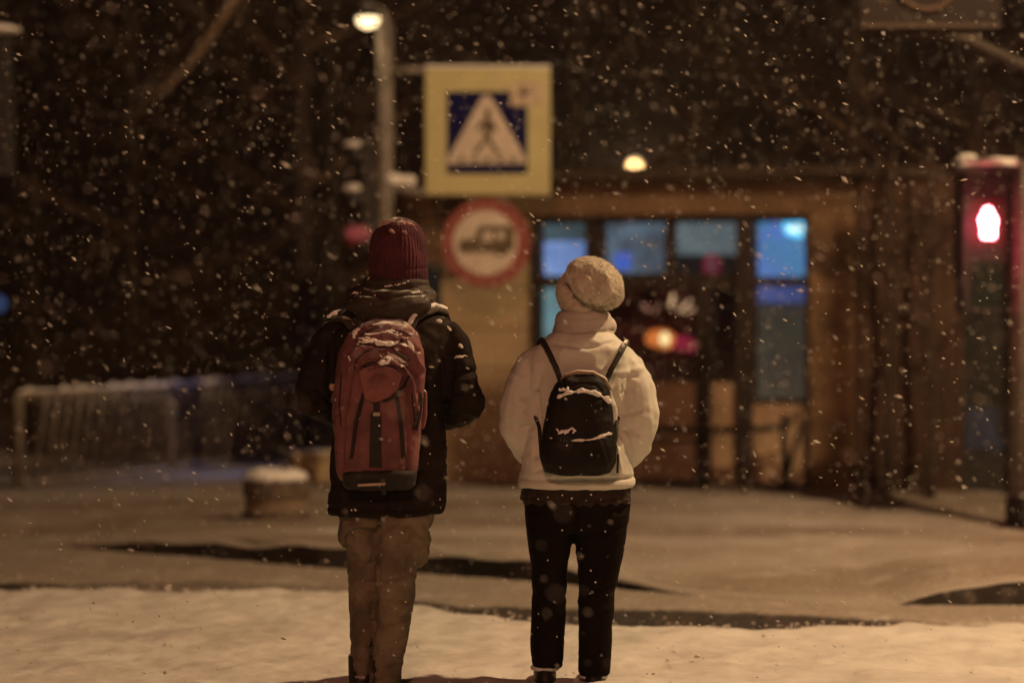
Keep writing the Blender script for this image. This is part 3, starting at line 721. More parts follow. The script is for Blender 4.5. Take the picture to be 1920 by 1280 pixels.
for u in (.5, 1.0):
    m = MB(); m.tube([rp(u, -.05), rp(u, HT)], .035, 10); m.build('post', M['rail'], rl_, smooth=True)
for i in range(26):
    u = .065 + i * .0365
    m = MB(); a, b_ = rp(u + .022, HT - .05), rp(u - .022, .1); m.tube([b_, a.lerp(b_, .45) + Vector((0, -.01, 0)), a], .017, 6); m.build('bar', M['rail'], rl_, smooth=True)

# ------------------------------------------------------------------ trees and shrubs
def branch(mb, p, dirv, L, r, depth, rnd, droop=0.0):
    steps = 4; pts = [p]; d = dirv.normalized(); q = p
    for i in range(steps):
        d = (d + Vector((rnd.uniform(-.22, .22), rnd.uniform(-.22, .22), rnd.uniform(-.12, .16) - droop))).normalized()
        q = q + d * L / steps; pts.append(q)
    rr = [r * (1 - .55 * i / steps) for i in range(steps + 1)]
    mb.tube(pts, rr, 6 if r > .02 else 4, caps=False)
    if depth <= 0: return
    for k in range(rnd.choice((3, 4)) if depth > 1 else 4):
        i = rnd.choice((2, 3, 4)) if k else 4
        ax = Vector((rnd.uniform(-1, 1), rnd.uniform(-1, 1), rnd.uniform(-.1, .9))).normalized()
        nd = (d * .75 + ax * .85).normalized()
        branch(mb, pts[i], nd, L * rnd.uniform(.55, .75), rr[i] * .62, depth - 1, rnd, droop)
def tree(x, y, h, r, seed, label, droop=0, depth=4, lean=0, group='bare snowy trees behind the crossing', limbs=6, first=.35):
    rnd = random.Random(seed); o = thing('tree', (x, y, 0), label, 'tree', group)
    m = MB(); pts = [Vector((x + lean * (i / 6) ** 1.5 + rnd.uniform(-.04, .04), y, -.1 + h * i / 6)) for i in range(7)]
    rad = [r * (1.25 - .14 * i) if i else r * 1.35 for i in range(7)]
    m.tube(pts, rad, 10); m.build('trunk', M['bark'], o, smooth=True)
    m = MB()
    for k in range(limbs):
        t_ = first + (1 - first) * (k + .5) / limbs; i = min(int(t_ * 6), 5); f_ = t_ * 6 - i; p = pts[i].lerp(pts[i + 1], f_)
        a = k * 2.4 + rnd.random(); branch(m, p, Vector((math.cos(a), math.sin(a), .55)), h * .28, r * .5 * (1.2 - t_ * .5), depth - 1, rnd, droop)
    m.build('crown', M['twig'], o); return o
tl_labels = [('bare tree with snowy twigs farthest left beyond the railing', 60, 27, 6.5), ('slim bare tree over the middle of the railing', 250, 25, 6.2),
             ('bare tree between the railing and the lamp post', 430, 29, 7.0), ('bare tree whose crown spreads behind the lamp post', 620, 26, 6.4)]
for i, (lab, px, d, h) in enumerate(tl_labels):
    q = P(px, 600, d); tree(q.x, d, h, .10 + .01 * i, 20 + i, lab, depth=4, limbs=8, first=.2)
for i, (lab, px, d, h) in enumerate([('bare tree rising behind the shop roof beside the yellow sign', 1080, 26, 6.5), ('bare tree rising behind the middle of the shop roof', 1350, 27, 6.8),
                                     ('bare tree rising behind the brown pier', 1600, 25, 6.0), ('bare tree behind the pedestrian light', 1830, 27, 7.0)]):
    q = P(px, 600, d); tree(q.x, d, h, .12, 40 + i, lab, depth=4, limbs=7, first=.35)
# thin street trees in front of the dark wall
for i, (lab, px, by) in enumerate([('thin dark sapling against the slatted wall, nearer the brown pier', 1655, 940), ('thin dark forked sapling against the slatted wall, nearer the door', 1728, 945)]):
    g = G(px, by); tree(g.x, g.y - .3, 2.6, .035, 60 + i, lab, depth=3, group='saplings by the slatted wall', limbs=5, first=.45)
# tree with the drooping limb, upper left
q = P(560, 600, 21.5)
tr_ = thing('tree', (q.x, 21.5, 0), 'tree with one thick pale limb drooping down to the left at the top', 'tree', 'bare snowy trees behind the crossing')
m = MB(); m.tube([(q.x, 21.5, -.1), (q.x + .05, 21.5, 1.5), (q.x + .02, 21.5, 3), (q.x + .1, 21.5, 5)], [.11, .09, .08, .06], 10); m.build('trunk', M['bark'], tr_, smooth=True)
m = MB(); DLm = 19.5
m.tube([Vector((q.x + .05, 21.5, 3.9)), P(520, -110, 20.5), P(470, -60, 20), P(438, 0, DLm), P(400, 60, DLm), P(352, 125, DLm), P(310, 165, DLm), P(282, 195, DLm)], [.06, .05, .045, .042, .036, .036, .026, .012], 8)
rnd = random.Random(5)
for t_ in (P(430, 15, DLm), P(352, 125, DLm), P(310, 165, DLm)): branch(m, t_, Vector((-.4, .2, -.3)), .5, .012, 2, rnd, .1)
m.build('limb', mat('pale_bark', (.20, .14, .095), (.13, .09, .06), 12, .85, 60, .6, .01, snow=(.45, .9), snow_scale=12), tr_, smooth=True)
m = MB()
for k in range(6): branch(m, Vector((q.x + .04, 21.5, 2.4 + k * .42)), Vector((math.cos(k * 2.3), math.sin(k * 2.3), .5)), 1.3, .03, 3, rnd)
m.build('crown', M['twig'], tr_)
# shrubs behind the railing
def shrub(x, y, h, wd, seed, label):
    rnd = random.Random(seed); o = thing('shrub', (x, y, 0), label, 'shrub', 'twiggy shrubs behind the railing'); m = MB()
    for k in range(16):
        a = rnd.uniform(0, 6.28); branch(m, Vector((x + rnd.uniform(-.12, .12), y + rnd.uniform(-.1, .1), -.05)), Vector((math.cos(a) * wd, math.sin(a) * wd, 1)), h * rnd.uniform(.4, .6), .014, 3, rnd)
    m.build('twigs', M['twig'], o)
for i, (lab, px, d, h) in enumerate([('twiggy shrub farthest left behind the railing', 70, 22, 1.5), ('twiggy shrub left of centre behind the railing', 190, 23, 1.7), ('tall twiggy shrub behind the middle of the railing', 310, 22.5, 1.9),
                                     ('twiggy shrub right of centre behind the railing', 430, 23.5, 1.8), ('twiggy shrub at the right end of the railing', 545, 22.8, 2.1)]):
    q = P(px, 700, d); shrub(q.x, d, h, .55, 80 + i, lab)

exec_people = True
# ------------------------------------------------------------------ people
def crease_fn(S, specs, mn_amp, mn_scale, dist, extra=None, seed=1, stretch=(1, 1, 1)):
    """specs: (pixel polyline, width m, depth m) pressed into (or raised from) the side that faces the viewer"""
    def f(c, n):
        d = np.zeros(len(c)); wb_ = sm(-n[:, 1], -.25, .35)
        for (pl, wd, dp) in specs:
            pts = [(P(a, b, dist).x, P(a, b, dist).z) for a, b in pl]
            dd = seg_dist(c[:, 0], c[:, 2], pts); d += dp * np.exp(-(dd / wd) ** 2) * wb_
        st = c * np.array(stretch)
        d += mn_amp * (1 - 2 * np.abs(fbm(st, mn_scale, seed, 3)))
        out = c + n * d[:, None]
        if extra: out = extra(out, n)
        return out
    return f
def rows_loft(mb, rows, dist, yoff=0, n=32):
    """rows: (py, pxL, pxR, ycentre, ry, exponent)"""
    rr = []
    for (py, a, b, yc, ry, e) in rows:
        pa, pb_ = P(a, py, dist), P(b, py, dist); rr.append(((pa.x + pb_.x) / 2, dist + yc + yoff, pa.z, (pb_.x - pa.x) / 2, ry, e))
    return mb.loft(rr, n)
def ptube(mb, pts, dist, n=14):
    """pts: (px, py, yoff, radius px)"""
    k = dist / FPX
    return mb.tube([P(a, b, dist) + Vector((0, y, 0)) for a, b, y, r in pts], [r * k for *_, r in pts], n)

def skin_body(mb, dist, s, cx, base, hs, legs):
    """a whole slim body under the clothes, s = px per metre; hs = height in m"""
    U = lambda x, y, z: Vector((P(cx, base, dist).x + x * hs / 1.75, dist + y * hs / 1.75, z * hs / 1.75))
    k = hs / 1.75
    # head with face looking away from the viewer (+y)
    mb.ell(U(0, .01, 1.635), (.072 * k, .092 * k, .105 * k)); mb.ell(U(0, .035, 1.57), (.055 * k, .062 * k, .06 * k))
    mb.tube([U(0, .095, 1.65), U(0, .118, 1.61), U(0, .10, 1.598)], [.010 * k, .016 * k, .012 * k], 8)      # nose
    for sx in (-1, 1):
        mb.ell(U(.075 * sx, .005, 1.625), (.010 * k, .020 * k, .032 * k)); mb.ell(U(.03 * sx, .084, 1.638), (.013 * k, .011 * k, .010 * k))
    mb.tube([U(-.024, .094, 1.568), U(0, .101, 1.57), U(.024, .094, 1.568)], .0085 * k, 8)                     # lips
    mb.tube([U(0, -.005, 1.58), U(0, -.01, 1.50), U(0, -.012, 1.42)], [.052 * k, .052 * k, .07 * k], 16)
    mb.loft([(U(0, 0, 0).x, U(0, y, 0).y, U(0, 0, z).z, a * k, b * k, 2.3) for z, a, b, y in
             ((.86, .13, .085, 0), (.92, .14, .095, 0), (1.05, .125, .085, 0), (1.2, .135, .09, 0), (1.34, .15, .09, -.005), (1.42, .12, .07, -.01), (1.46, .06, .055, -.01))])
    for sx in (-1, 1):
        hx, kx, ax, ly = legs[0 if sx < 0 else 1]; W = lambda px, y, z: Vector((P(px, base, dist).x, dist + y + ly, z * k))
        mb.tube([W(hx, 0, .88), W(kx, .01, .50), W((kx + ax) / 2, 0, .30), W(ax, -.01, .08)], [.062 * k, .042 * k, .038 * k, .03 * k], 14)
        mb.tube([W(ax, -.02, .06), W(ax, .10, .05)], [.03 * k, .026 * k], 10)
        sh = U(.145 * sx, -.005, 1.39); el = U(.245 * sx, .0, 1.14); wr = U(.19 * sx, .16, 1.08)
        mb.tube([sh, sh.lerp(el, .5), el, el.lerp(wr, .5), wr], [.042 * k, .04 * k, .033 * k, .03 * k, .022 * k], 12)
        pd = (U(.13 * sx, .20, 1.03) - wr).normalized(); pm = wr + pd * .05 * k
        mb.tube([wr, pm, wr + pd * .085 * k], [.022 * k, .032 * k, .03 * k], 12, flat=.5)
        side = Vector((0, 0, 1)); kn = wr + pd * .085 * k
        for j in range(4):
            o_ = kn + side * (.024 - .016 * j) * k; L = (.062, .070, .066, .052)[j] * k
            cl = Vector((-sx * .35, -.15, -.1))
            mb.tube([o_, o_ + pd * L * .5, o_ + (pd + cl * .6).normalized() * L * .8, o_ + (pd + cl).normalized() * L], [.0082 * k, .0078 * k, .0072 * k, .006 * k], 8)
        th = wr + pd * .03 * k + side * .026 * k; mb.tube([th, th + (pd * .5 + side).normalized() * .03 * k, th + (pd + side * .7).normalized() * .055 * k], [.0105 * k, .0095 * k, .0075 * k], 8)
    return mb
M['skin'] = mat('skin', (.55, .34, .25), (.50, .30, .22), 14, .55, 200, .1, .001)

from mathutils.bvhtree import BVHTree
def bvh_of(me): return BVHTree.FromPolygons([tuple(v.co) for v in me.vertices], [tuple(p.vertices) for p in me.polygons])

# ---- the man
DM = 9.06; mb_ = P(727, 1312, DM); mb_.z = .03
man = thing('person', mb_, 'man in a dark winter jacket and maroon beanie carrying a large reddish backpack', 'person')
body = place(fuse(skin_body(MB(), DM + .02, 500, 735, 1312, 1.76, ((686, 683, 676, .04), (758, 738, 722, -.03))), .009, 2), 'body', M['skin'], man)
# jacket
J = MB()
rows_loft(J, [(962, 617, 833, .02, .145, 2.6), (950, 616, 834, .02, .15, 2.6), (900, 619, 835, .02, .15, 2.6), (850, 622, 836, .02, .148, 2.6), (800, 628, 832, .02, .145, 2.6), (740, 632, 828, .015, .145, 2.6),
              (680, 626, 836, .01, .145, 2.6), (640, 618, 846, .0, .14, 2.5), (612, 622, 846, -.005, .125, 2.3), (590, 645, 828, -.005, .11, 2.2), (565, 672, 800, -.01, .10, 2), (545, 690, 785, 0, .09, 2)], DM)
ptube(J, [(640, 622, 0, 30), (617, 650, -.005, 35), (600, 690, -.01, 34), (590, 728, -.01, 34), (588, 748, .02, 34), (604, 762, .10, 30), (632, 778, .17, 27), (655, 790, .19, 22)], DM)
ptube(J, [(828, 622, 0, 30), (846, 650, -.005, 34), (857, 690, -.01, 33), (868, 730, -.01, 37), (872, 752, .02, 37), (860, 768, .10, 33), (835, 782, .17, 28), (815, 792, .19, 22)], DM)
specs = [([(612, 640), (590, 700), (600, 742)], .02, -.006), ([(560, 742), (600, 735), (625, 760)], .009, -.012), ([(568, 765), (605, 762)], .008, -.009), ([(575, 705), (612, 700)], .008, -.007),
         ([(845, 700), (895, 695)], .009, -.012), ([(840, 716), (880, 712)], .008, .006), ([(850, 742), (905, 735)], .010, -.012), ([(848, 765), (898, 778)], .010, .008), ([(838, 600), (868, 640), (872, 690)], .02, .006),
         ([(852, 660), (842, 720), (832, 780)], .012, -.014), ([(825, 655), (832, 700)], .008, -.008), ([(622, 640), (625, 720), (630, 790)], .012, -.016),
         ([(618, 905), (700, 915), (834, 905)], .01, -.004), ([(616, 948), (720, 952), (834, 948)], .006, -.007), ([(640, 860), (650, 950)], .012, .006), ([(790, 890), (805, 952)], .014, .007),
         ([(728, 905), (728, 962)], .007, -.010), ([(815, 800), (805, 880)], .012, -.006)]
hem = lambda c, n: c
jm = fuse(J, .0075, 2, crease_fn(1, [(a_, b_, c_ * 1.6) for a_, b_, c_ in specs], .0075, 9, DM, stretch=(1, 1, 1.6), seed=4))
M['man_jacket'] = mat('dark_jacket_cloth', (.020, .013, .010), (.013, .009, .007), 5, .75, 220, .25, .002, snow=(.95, 1.3), snow_scale=24, specks=.035, spec=.08)
JB = bvh_of(jm); place(jm, 'jacket', M['man_jacket'], man)
# hood and collar lying round the neck
H = MB(); k = DM / FPX
H.tube([P(735 + 62 * math.cos(a), 558 - 8 * math.sin(a), DM) + Vector((0, .10 * math.sin(a) - .01, 0)) for a in np.linspace(0, 2 * math.pi, 25)], 24 * k, 12)
H.tube([P(742 + 50 * math.cos(a), 532, DM) + Vector((0, .085 * math.sin(a), 0)) for a in np.linspace(0, 2 * math.pi, 25)], 13 * k, 12)
H.ell(P(733, 572, DM) + Vector((0, -.12, 0)), (78 * k, .075, 30 * k)); H.ell(P(733, 583, DM) + Vector((0, -.13, 0)), (56 * k, .07, 26 * k))
H.tube([P(655, 578, DM) + Vector((0, -.05, 0)), P(690, 562, DM) + Vector((0, -.14, 0)), P(740, 558, DM) + Vector((0, -.17, 0)), P(785, 558, DM) + Vector((0, -.13, 0)), P(808, 566, DM) + Vector((0, -.06, 0))], [10 * k, 14 * k, 14 * k, 14 * k, 10 * k], 10)
specs = [([(668, 548), (735, 556), (800, 548)], .007, -.013), ([(650, 562), (690, 575), (735, 578), (780, 572), (812, 560)], .006, .005), ([(690, 540), (735, 541), (785, 540)], .005, -.007), ([(700, 590), (735, 598), (775, 588)], .01, -.006)]
hm = fuse(H, .007, 3, crease_fn(1, specs, .003, 14, DM, seed=9, stretch=(1, 1, 2.0))); HB = bvh_of(hm)
place(hm, 'hood', mat('hood_cloth', (.036, .024, .016), (.024, .016, .011), 5, .65, 220, .25, .002, snow=(.88, 1.2), snow_scale=18, specks=.03), man)
# beanie
B_ = MB()
rows_loft(B_, [(408, 743, 755, -.01, .015, 2), (411, 732, 766, -.01, .036, 2), (416, 722, 776, -.01, .058, 2), (424, 712, 785, -.005, .078, 2), (435, 704, 791, -.003, .092, 2), (450, 696, 797, 0, .103, 2), (470, 693, 799, 0, .108, 2), (495, 692, 801, .0, .108, 2), (515, 694, 802, 0, .106, 2), (530, 698, 800, .0, .10, 2)], DM, n=40)
def ribs(c, n):
    cx = P(747, 480, DM).x; a = np.arctan2(c[:, 1] - DM, c[:, 0] - cx)
    return c + n * (.0016 * np.sin(a * 44) * sm(-(c[:, 2] - P(0, 412, DM).z), 0, .04))[:, None]
specs = [([(694, 500), (745, 508), (800, 502)], .005, -.004), ([(700, 440), (740, 446)], .012, .004), ([(770, 430), (790, 470)], .012, -.003)]
bme = fuse(B_, .0042, 2, crease_fn(1, specs, .0030, 13, DM, ribs, seed=12)); BB = bvh_of(bme)
beanie = place(bme, 'beanie', mat('maroon_knit', (.075, .015, .024), (.045, .009, .018), 12, .9, 160, .7, .004, snow=(.72, 1.15), snow_scale=26, specks=.03), man)
# trousers
T = MB()
rows_loft(T, [(900, 640, 815, .02, .11, 2.3), (955, 634, 814, .02, .12, 2.3), (985, 640, 808, .02, .115, 2.2)], DM)
def leg(rows, yo, n=20):
    rr = []
    for (py, a, b, yc, ry) in rows:
        pa, pb_ = P(a, py, DM), P(b, py, DM); rr.append(((pa.x + pb_.x) / 2, DM + yc + yo, pa.z, (pb_.x - pa.x) / 2, ry, 2.3))
    return rr
T.loft(leg([(940, 633, 728, .02, .085), (1000, 641, 722, .025, .10), (1060, 651, 717, .04, .092), (1120, 654, 712, .05, .088), (1180, 655, 706, .05, .082), (1240, 658, 698, .05, .078), (1296, 660, 694, .05, .075)], .02), 20)
T.loft(leg([(940, 718, 814, .02, .085), (1000, 708, 800, .0, .095), (1060, 706, 781, .0, .09), (1120, 705, 776, .0, .086), (1180, 702, 766, .0, .08), (1240, 696, 754, -.01, .074), (1298, 692, 748, -.01, .072)], -.03), 20)
T.ell(P(786, 1030, DM), (20 * k, .06, 36 * k)); T.ell(P(796, 1022, DM), (11 * k, .05, 32 * k)); T.ell(P(648, 992, DM), (13 * k, .06, 36 * k))
specs = [([(712, 962), (713, 1060), (706, 1150), (696, 1290)], .007, -.02), ([(660, 1050), (690, 1056), (708, 1050)], .008, -.008), ([(655, 1085), (700, 1092)], .008, -.007), ([(720, 1080), (775, 1068)], .01, -.009),
         ([(722, 1120), (772, 1130)], .012, .008), ([(715, 1165), (765, 1150)], .01, -.010), ([(705, 1210), (755, 1195)], .009, -.008), ([(662, 1150), (700, 1165)], .01, -.009), ([(662, 1205), (694, 1215)], .01, -.008), ([(700, 1250), (748, 1240)], .008, -.007), ([(660, 1262), (692, 1268)], .008, -.007),
         ([(768, 998), (766, 1062)], .006, -.008), ([(766, 1062), (790, 1052), (806, 1020)], .006, -.006), ([(745, 985), (730, 1040)], .015, .006), ([(668, 985), (675, 1040)], .013, .006), ([(655, 1000), (650, 1032)], .006, -.008)]
place(fuse(T, .0075, 2, crease_fn(1, [(a_, b_, c_ * 1.2) for a_, b_, c_ in specs], .0065, 13, DM, seed=21, stretch=(.9, 1, 1.4))), 'trousers', mat('khaki_cloth', (.195, .155, .108), (.095, .075, .053), 7, .85, 180, .35, .003, snow=(.9, 1.3), snow_scale=30, specks=.03), man)
for cx_, yo in ((676, .06), (722, -.03)):
    S_ = MB(); q = P(cx_, 1300, DM) + Vector((0, yo, 0)); q.z = .03
    S_.loft([(q.x, q.y + .06, q.z + z, a, b, 2.4) for z, a, b in ((-.02, .048, .14), (.015, .05, .145), (.05, .046, .13))])
    S_.tube([q + Vector((0, 0, .03)), q + Vector((0, 0, .13))], [.05, .052], 14)
    place(fuse(S_, .009, 2), 'boot', mat('man_boot', (.03, .022, .018), None, 6, .6, 60, .3, .004, snow=(.5, .9)), man)

# ---- the reddish backpack (worn: a thing of its own)
KB = DM - .155
bpk = thing('backpack', P(715, 905, KB), 'large reddish hiking backpack with snow in its folds on the man', 'backpack')
k = DM / FPX
PK = MB()
rows_loft(PK, [(893, 644, 780, -.03, .075, 3.2), (870, 638, 786, -.03, .085, 3.2), (800, 634, 792, -.035, .095, 3), (740, 636, 797, -.035, .10, 2.8), (690, 638, 800, -.035, .10, 2.6), (655, 643, 798, -.03, .095, 2.4), (625, 660, 788, -.02, .08, 2.2), (606, 685, 772, -.01, .062, 2.1), (596, 705, 755, -.01, .03, 2)], DM, yoff=-.155)
PK.ell(P(722, 640, DM) + Vector((0, -.235, 0)), (52 * k, .05, 26 * k))
PK.ell(P(722, 668, DM) + Vector((0, -.25, 0)), (58 * k, .05, 26 * k))
PK.tube([P(662, 655, DM) + Vector((0, -.22, 0)), P(655, 700, DM) + Vector((0, -.235, 0)), P(648, 780, DM) + Vector((0, -.235, 0)), P(650, 870, DM) + Vector((0, -.22, 0))], [12 * k, 16 * k, 15 * k, 10 * k], 10)
PK.tube([P(780, 650, DM) + Vector((0, -.22, 0)), P(785, 700, DM) + Vector((0, -.235, 0)), P(779, 780, DM) + Vector((0, -.235, 0)), P(771, 870, DM) + Vector((0, -.22, 0))], [12 * k, 16 * k, 15 * k, 10 * k], 10)
specs = [([(655, 660), (680, 640), (722, 648), (765, 636), (790, 655)], .005, -.010), ([(668, 652), (672, 632), (690, 620), (735, 616), (768, 627)], .004, -.009),
         ([(680, 634), (715, 641), (748, 640), (756, 628)], .005, .012), ([(668, 665), (690, 648), (716, 651)], .005, .009), ([(760, 645), (780, 660), (796, 690)], .006, .011),
         ([(665, 690), (685, 676), (712, 672)], .006, .010), ([(700, 690), (715, 678), (735, 668), (760, 682), (775, 705), (786, 760)], .007, .016), ([(735, 655), (755, 668), (785, 700)], .005, -.012),
         ([(672, 695), (690, 683), (715, 686)], .004, -.010), ([(745, 690), (762, 702), (775, 740), (782, 800)], .005, -.010), ([(668, 700), (655, 780), (650, 868)], .005, -.008), ([(770, 740), (772, 800), (768, 880)], .005, -.008),
         ([(690, 760), (685, 868)], .02, .004), ([(742, 760), (745, 868)], .02, .004), ([(640, 770), (652, 774)], .005, -.006)]
M['pack'] = mat('reddish_pack_cloth', (.175, .066, .068), (.11, .044, .047), 9, .75, 240, .3, .002, snow=(.62, 1.0), snow_scale=22, specks=.03)
pme = fuse(PK, .0058, 2, crease_fn(1, [(a_, b_, c_ * 1.5) for a_, b_, c_ in specs], .0040, 16, DM, seed=33)); PB = bvh_of(pme)
place(pme, 'pack_body', M['pack'], bpk)
def onpack(px, py, lift=.003, bvh=None):
    d_ = (P(px, py, DM) - Vector((0, 0, CAMH))).normalized(); h_ = (bvh or PB).ray_cast(Vector((0, 0, CAMH)), d_)[0]
    return (h_ if h_ is not None else P(px, py, DM - .25)) - d_ * lift
# small shield pocket
pk = MB()
def slab(mb, poly, y0, th, bulge=.0):
    n = len(poly); a = [P(x, y, DM) + Vector((0, y0, 0)) for x, y in poly]; b = [v + Vector((0, th, 0)) for v in a]
    return mb.add(a + b, [tuple(range(n)), tuple(range(n, 2 * n))[::-1]] + [(i, i + n, (i + 1) % n + n, (i + 1) % n) for i in range(n)])
y0p = onpack(720, 712).y - DM
slab(pk, [(682, 690), (700, 683), (735, 682), (762, 698), (752, 722), (738, 738), (712, 746), (692, 742), (688, 715)], y0p - .012, .045)
pk.ell(P(720, 712, DM) + Vector((0, y0p - .01, 0)), (20 * k, .018, 17 * k))
place(fuse(pk, .0042, 1, crease_fn(1, [([(700, 716), (728, 722), (745, 712)], .006, -.004)], .002, 20, DM, seed=5)), 'front_pocket', mat('pocket_cloth', (.22, .085, .080), (.15, .06, .058), 11, .75, 240, .3, .002, snow=(.6, 1.0), snow_scale=20), bpk)
M['strap'] = mat('black_webbing', (.016, .012, .010), (.010, .008, .007), 20, .7, 300, .3, .001, snow=(1.0, 1.3), specks=.02)
def strip(name, pts, par, mm, th=.012):
    """pts: (px, py, yoff, half width px) flat webbing lying on the pack"""
    q = MB(); vs = []
    ext = []
    for (p_, q_) in zip(pts[:-1], pts[1:]):
        nn = max(1, int(abs(q_[1] - p_[1]) / 9)); ext += [tuple(p_[i] + (q_[i] - p_[i]) * j / nn for i in range(4)) for j in range(nn)]
    pts = ext + [pts[-1]]
    for (a, b, y, hw) in pts:
        l_, r_ = onpack(a - hw, b, .005), onpack(a + hw, b, .005); vs += [l_, r_, r_ + Vector((0, th, 0)), l_ + Vector((0, th, 0))]
    fs = [(i * 4 + j, i * 4 + (j + 1) % 4, (i + 1) * 4 + (j + 1) % 4, (i + 1) * 4 + j) for i in range(len(pts) - 1) for j in range(4)] + [(0, 1, 2, 3), tuple(range(len(vs) - 4, len(vs)))[::-1]]
    q.add(vs, fs); return q.build(name, mm, par)
strip('webbing', [(686, 722, -.262, 2), (681, 742, -.266, 4), (668, 790, -.268, 4), (660, 850, -.262, 3.5), (658, 860, -.25, 3)], bpk, M['strap'], .03)
strip('webbing', [(742, 735, -.262, 3), (746, 755, -.266, 4), (752, 800, -.268, 4), (757, 860, -.262, 4)], bpk, M['strap'], .03)
strip('webbing', [(706, 748, -.262, 6), (706, 770, -.264, 6), (705, 776, -.268, 10), (704, 830, -.270, 11), (704, 876, -.262, 12)], bpk, M['strap'], .03)['label'] = 'wide black middle strap'
def cord_on(pts, rpx, par, mm, bvh=None, name='dark_trim'):
    q = MB(); pl = []
    for (a, b), (c_, d_) in zip(pts[:-1], pts[1:]):
        nn = max(1, int(math.hypot(c_ - a, d_ - b) / 5)); pl += [(a + (c_ - a) * j / nn, b + (d_ - b) * j / nn) for j in range(nn)]
    pl.append(pts[-1]); q.tube([onpack(a, b, .001, bvh) for a, b in pl], [rpx * DM / FPX * (.5 + .5 * math.sin(math.pi * (i + 1) / (len(pl) + 1)) ** .5) for i in range(len(pl))], 8, flat=.8); q.build(name, mm, par, smooth=True)
for pl_, w_ in (([(678, 692), (684, 712), (687, 738), (700, 748), (724, 751), (742, 741), (757, 722), (768, 704)], 3.2), ([(664, 692), (668, 675), (684, 660), (700, 654)], 1.8), ([(668, 640), (678, 628), (692, 619), (712, 614)], 1.8), ([(740, 618), (758, 622), (772, 630)], 1.6), ([(735, 652), (748, 664), (768, 676)], 2.6), ([(752, 634), (756, 642)], 3),
                ([(772, 735), (776, 770), (778, 800)], 1.8), ([(789, 735), (788, 770), (781, 806)], 3.5), ([(640, 700), (636, 760), (640, 800)], 1.5), ([(680, 684), (700, 679), (712, 684)], 2.0), ([(724, 687), (748, 686), (762, 697)], 2.0), ([(790, 640), (797, 652)], 2)):
    cord_on(pl_, w_, bpk, M['strap'])
q = MB(); q.box(onpack(706, 776, .008), (.026, .012, .014)); q.build('buckle', mat('buckle', (.5, .42, .3), None, 8, .5), bpk, bevel=.003)
q = MB(); rows_loft(q, [(908, 655, 775, -.03, .07, 3), (900, 650, 782, -.035, .088, 3), (880, 646, 786, -.04, .096, 3), (872, 650, 782, -.04, .09, 3)], DM, yoff=-.155); place(fuse(q, .006, 2, crease_fn(1, [], .002, 14, DM)), 'dark_base', M['strap'], bpk)
strip('reflective_strip', [(680, 893, -.292, 2), (684, 894, -.293, 2)], bpk, mat('reflective', (.42, .34, .25), None, 8, .5), .01)
q = MB(); q.box(P(705, 896, DM) + Vector((0, -.287, 0)), (.10, .012, .009), Matrix.Rotation(-.05, 3, 'Y')); q.build('reflective_strip', bpy.data.materials['reflective'], bpk)
def snow_on(pts, rpx, bvh, par, seed, dist=DM, mname='snow_in_folds', m_=None):
    q = MB(); rn = random.Random(seed); pl = []
    for (a, b), (c_, d_) in zip(pts[:-1], pts[1:]):
        nn = max(2, int(math.hypot(c_ - a, d_ - b) / 4))
        pl += [(a + (c_ - a) * j / nn, b + (d_ - b) * j / nn) for j in range(nn)]
    pl.append(pts[-1]); kk = dist / FPX; N_ = len(pl)
    for i, (a, b) in enumerate(pl):
        e = math.sin(math.pi * (i + .7) / (N_ + .4)) ** .6; rr = rpx * kk * e * rn.uniform(.6, 1.15)
        q.ell(onpack(a + rn.uniform(-1, 1), b + rn.uniform(-1.2, 1.2), .0, bvh), (rr * 1.2, rr * .55, rr * .85), n=10, m=6)
    return place(fuse(q, .0032, 2), mname, m_ or M['snow_cap'], par)
for i_, (pl_, w_) in enumerate((([(682, 630), (695, 638), (715, 643), (735, 645), (752, 637)], 5), ([(722, 622), (735, 619), (745, 623)], 4), ([(668, 648), (675, 641), (690, 640), (700, 641)], 3.5), ([(664, 632), (667, 622), (676, 616)], 4.5),
      ([(727, 660), (735, 668), (748, 672), (762, 682)], 5.5), ([(712, 680), (725, 678), (735, 672)], 5), ([(764, 640), (772, 650), (776, 662)], 3.5), ([(705, 690), (720, 690), (735, 692)], 4.5), ([(690, 732), (700, 739), (708, 741)], 4), ([(712, 664), (716, 668)], 3), ([(655, 668), (657, 676)], 3), ([(765, 610), (785, 630)], 2.2))):
    snow_on(pl_, w_ * 1.2, PB, bpk, 100 + i_)
# side pocket flaps
q = MB(); slab(q, [(797, 726), (804, 730), (804, 775), (799, 798), (790, 800), (789, 780), (794, 752)], -.20, .05); place(fuse(q, .005, 3), 'side_flap', M['pack'], bpk)
q = MB(); slab(q, [(632, 725), (640, 728), (642, 790), (635, 796), (629, 775)], -.20, .06); place(fuse(q, .005, 3), 'side_flap', M['pack'], bpk)
strip('webbing', [(791, 736, -.215, 3), (787, 770, -.225, 4), (778, 805, -.235, 5)], bpk, M['strap'], .02)
for i_, (pl_, w_, bv) in enumerate((([(702, 535), (720, 538), (745, 534), (775, 524)], 2.2, HB), ([(652, 556), (662, 550), (680, 549)], 2.6, HB), ([(762, 552), (780, 548), (798, 547)], 2.4, HB), ([(688, 526), (692, 520)], 2, HB),
      ([(610, 598), (622, 588), (640, 580)], 3.2, JB), ([(848, 674), (862, 667), (878, 668)], 2.6, JB), ([(820, 600), (824, 603)], 4, JB), ([(862, 645), (866, 650)], 3.5, JB), ([(838, 612), (845, 618)], 2.5, JB))):
    snow_on(pl_, w_ * 1.45, bv, man, 200 + i_, mname='settled_snow')
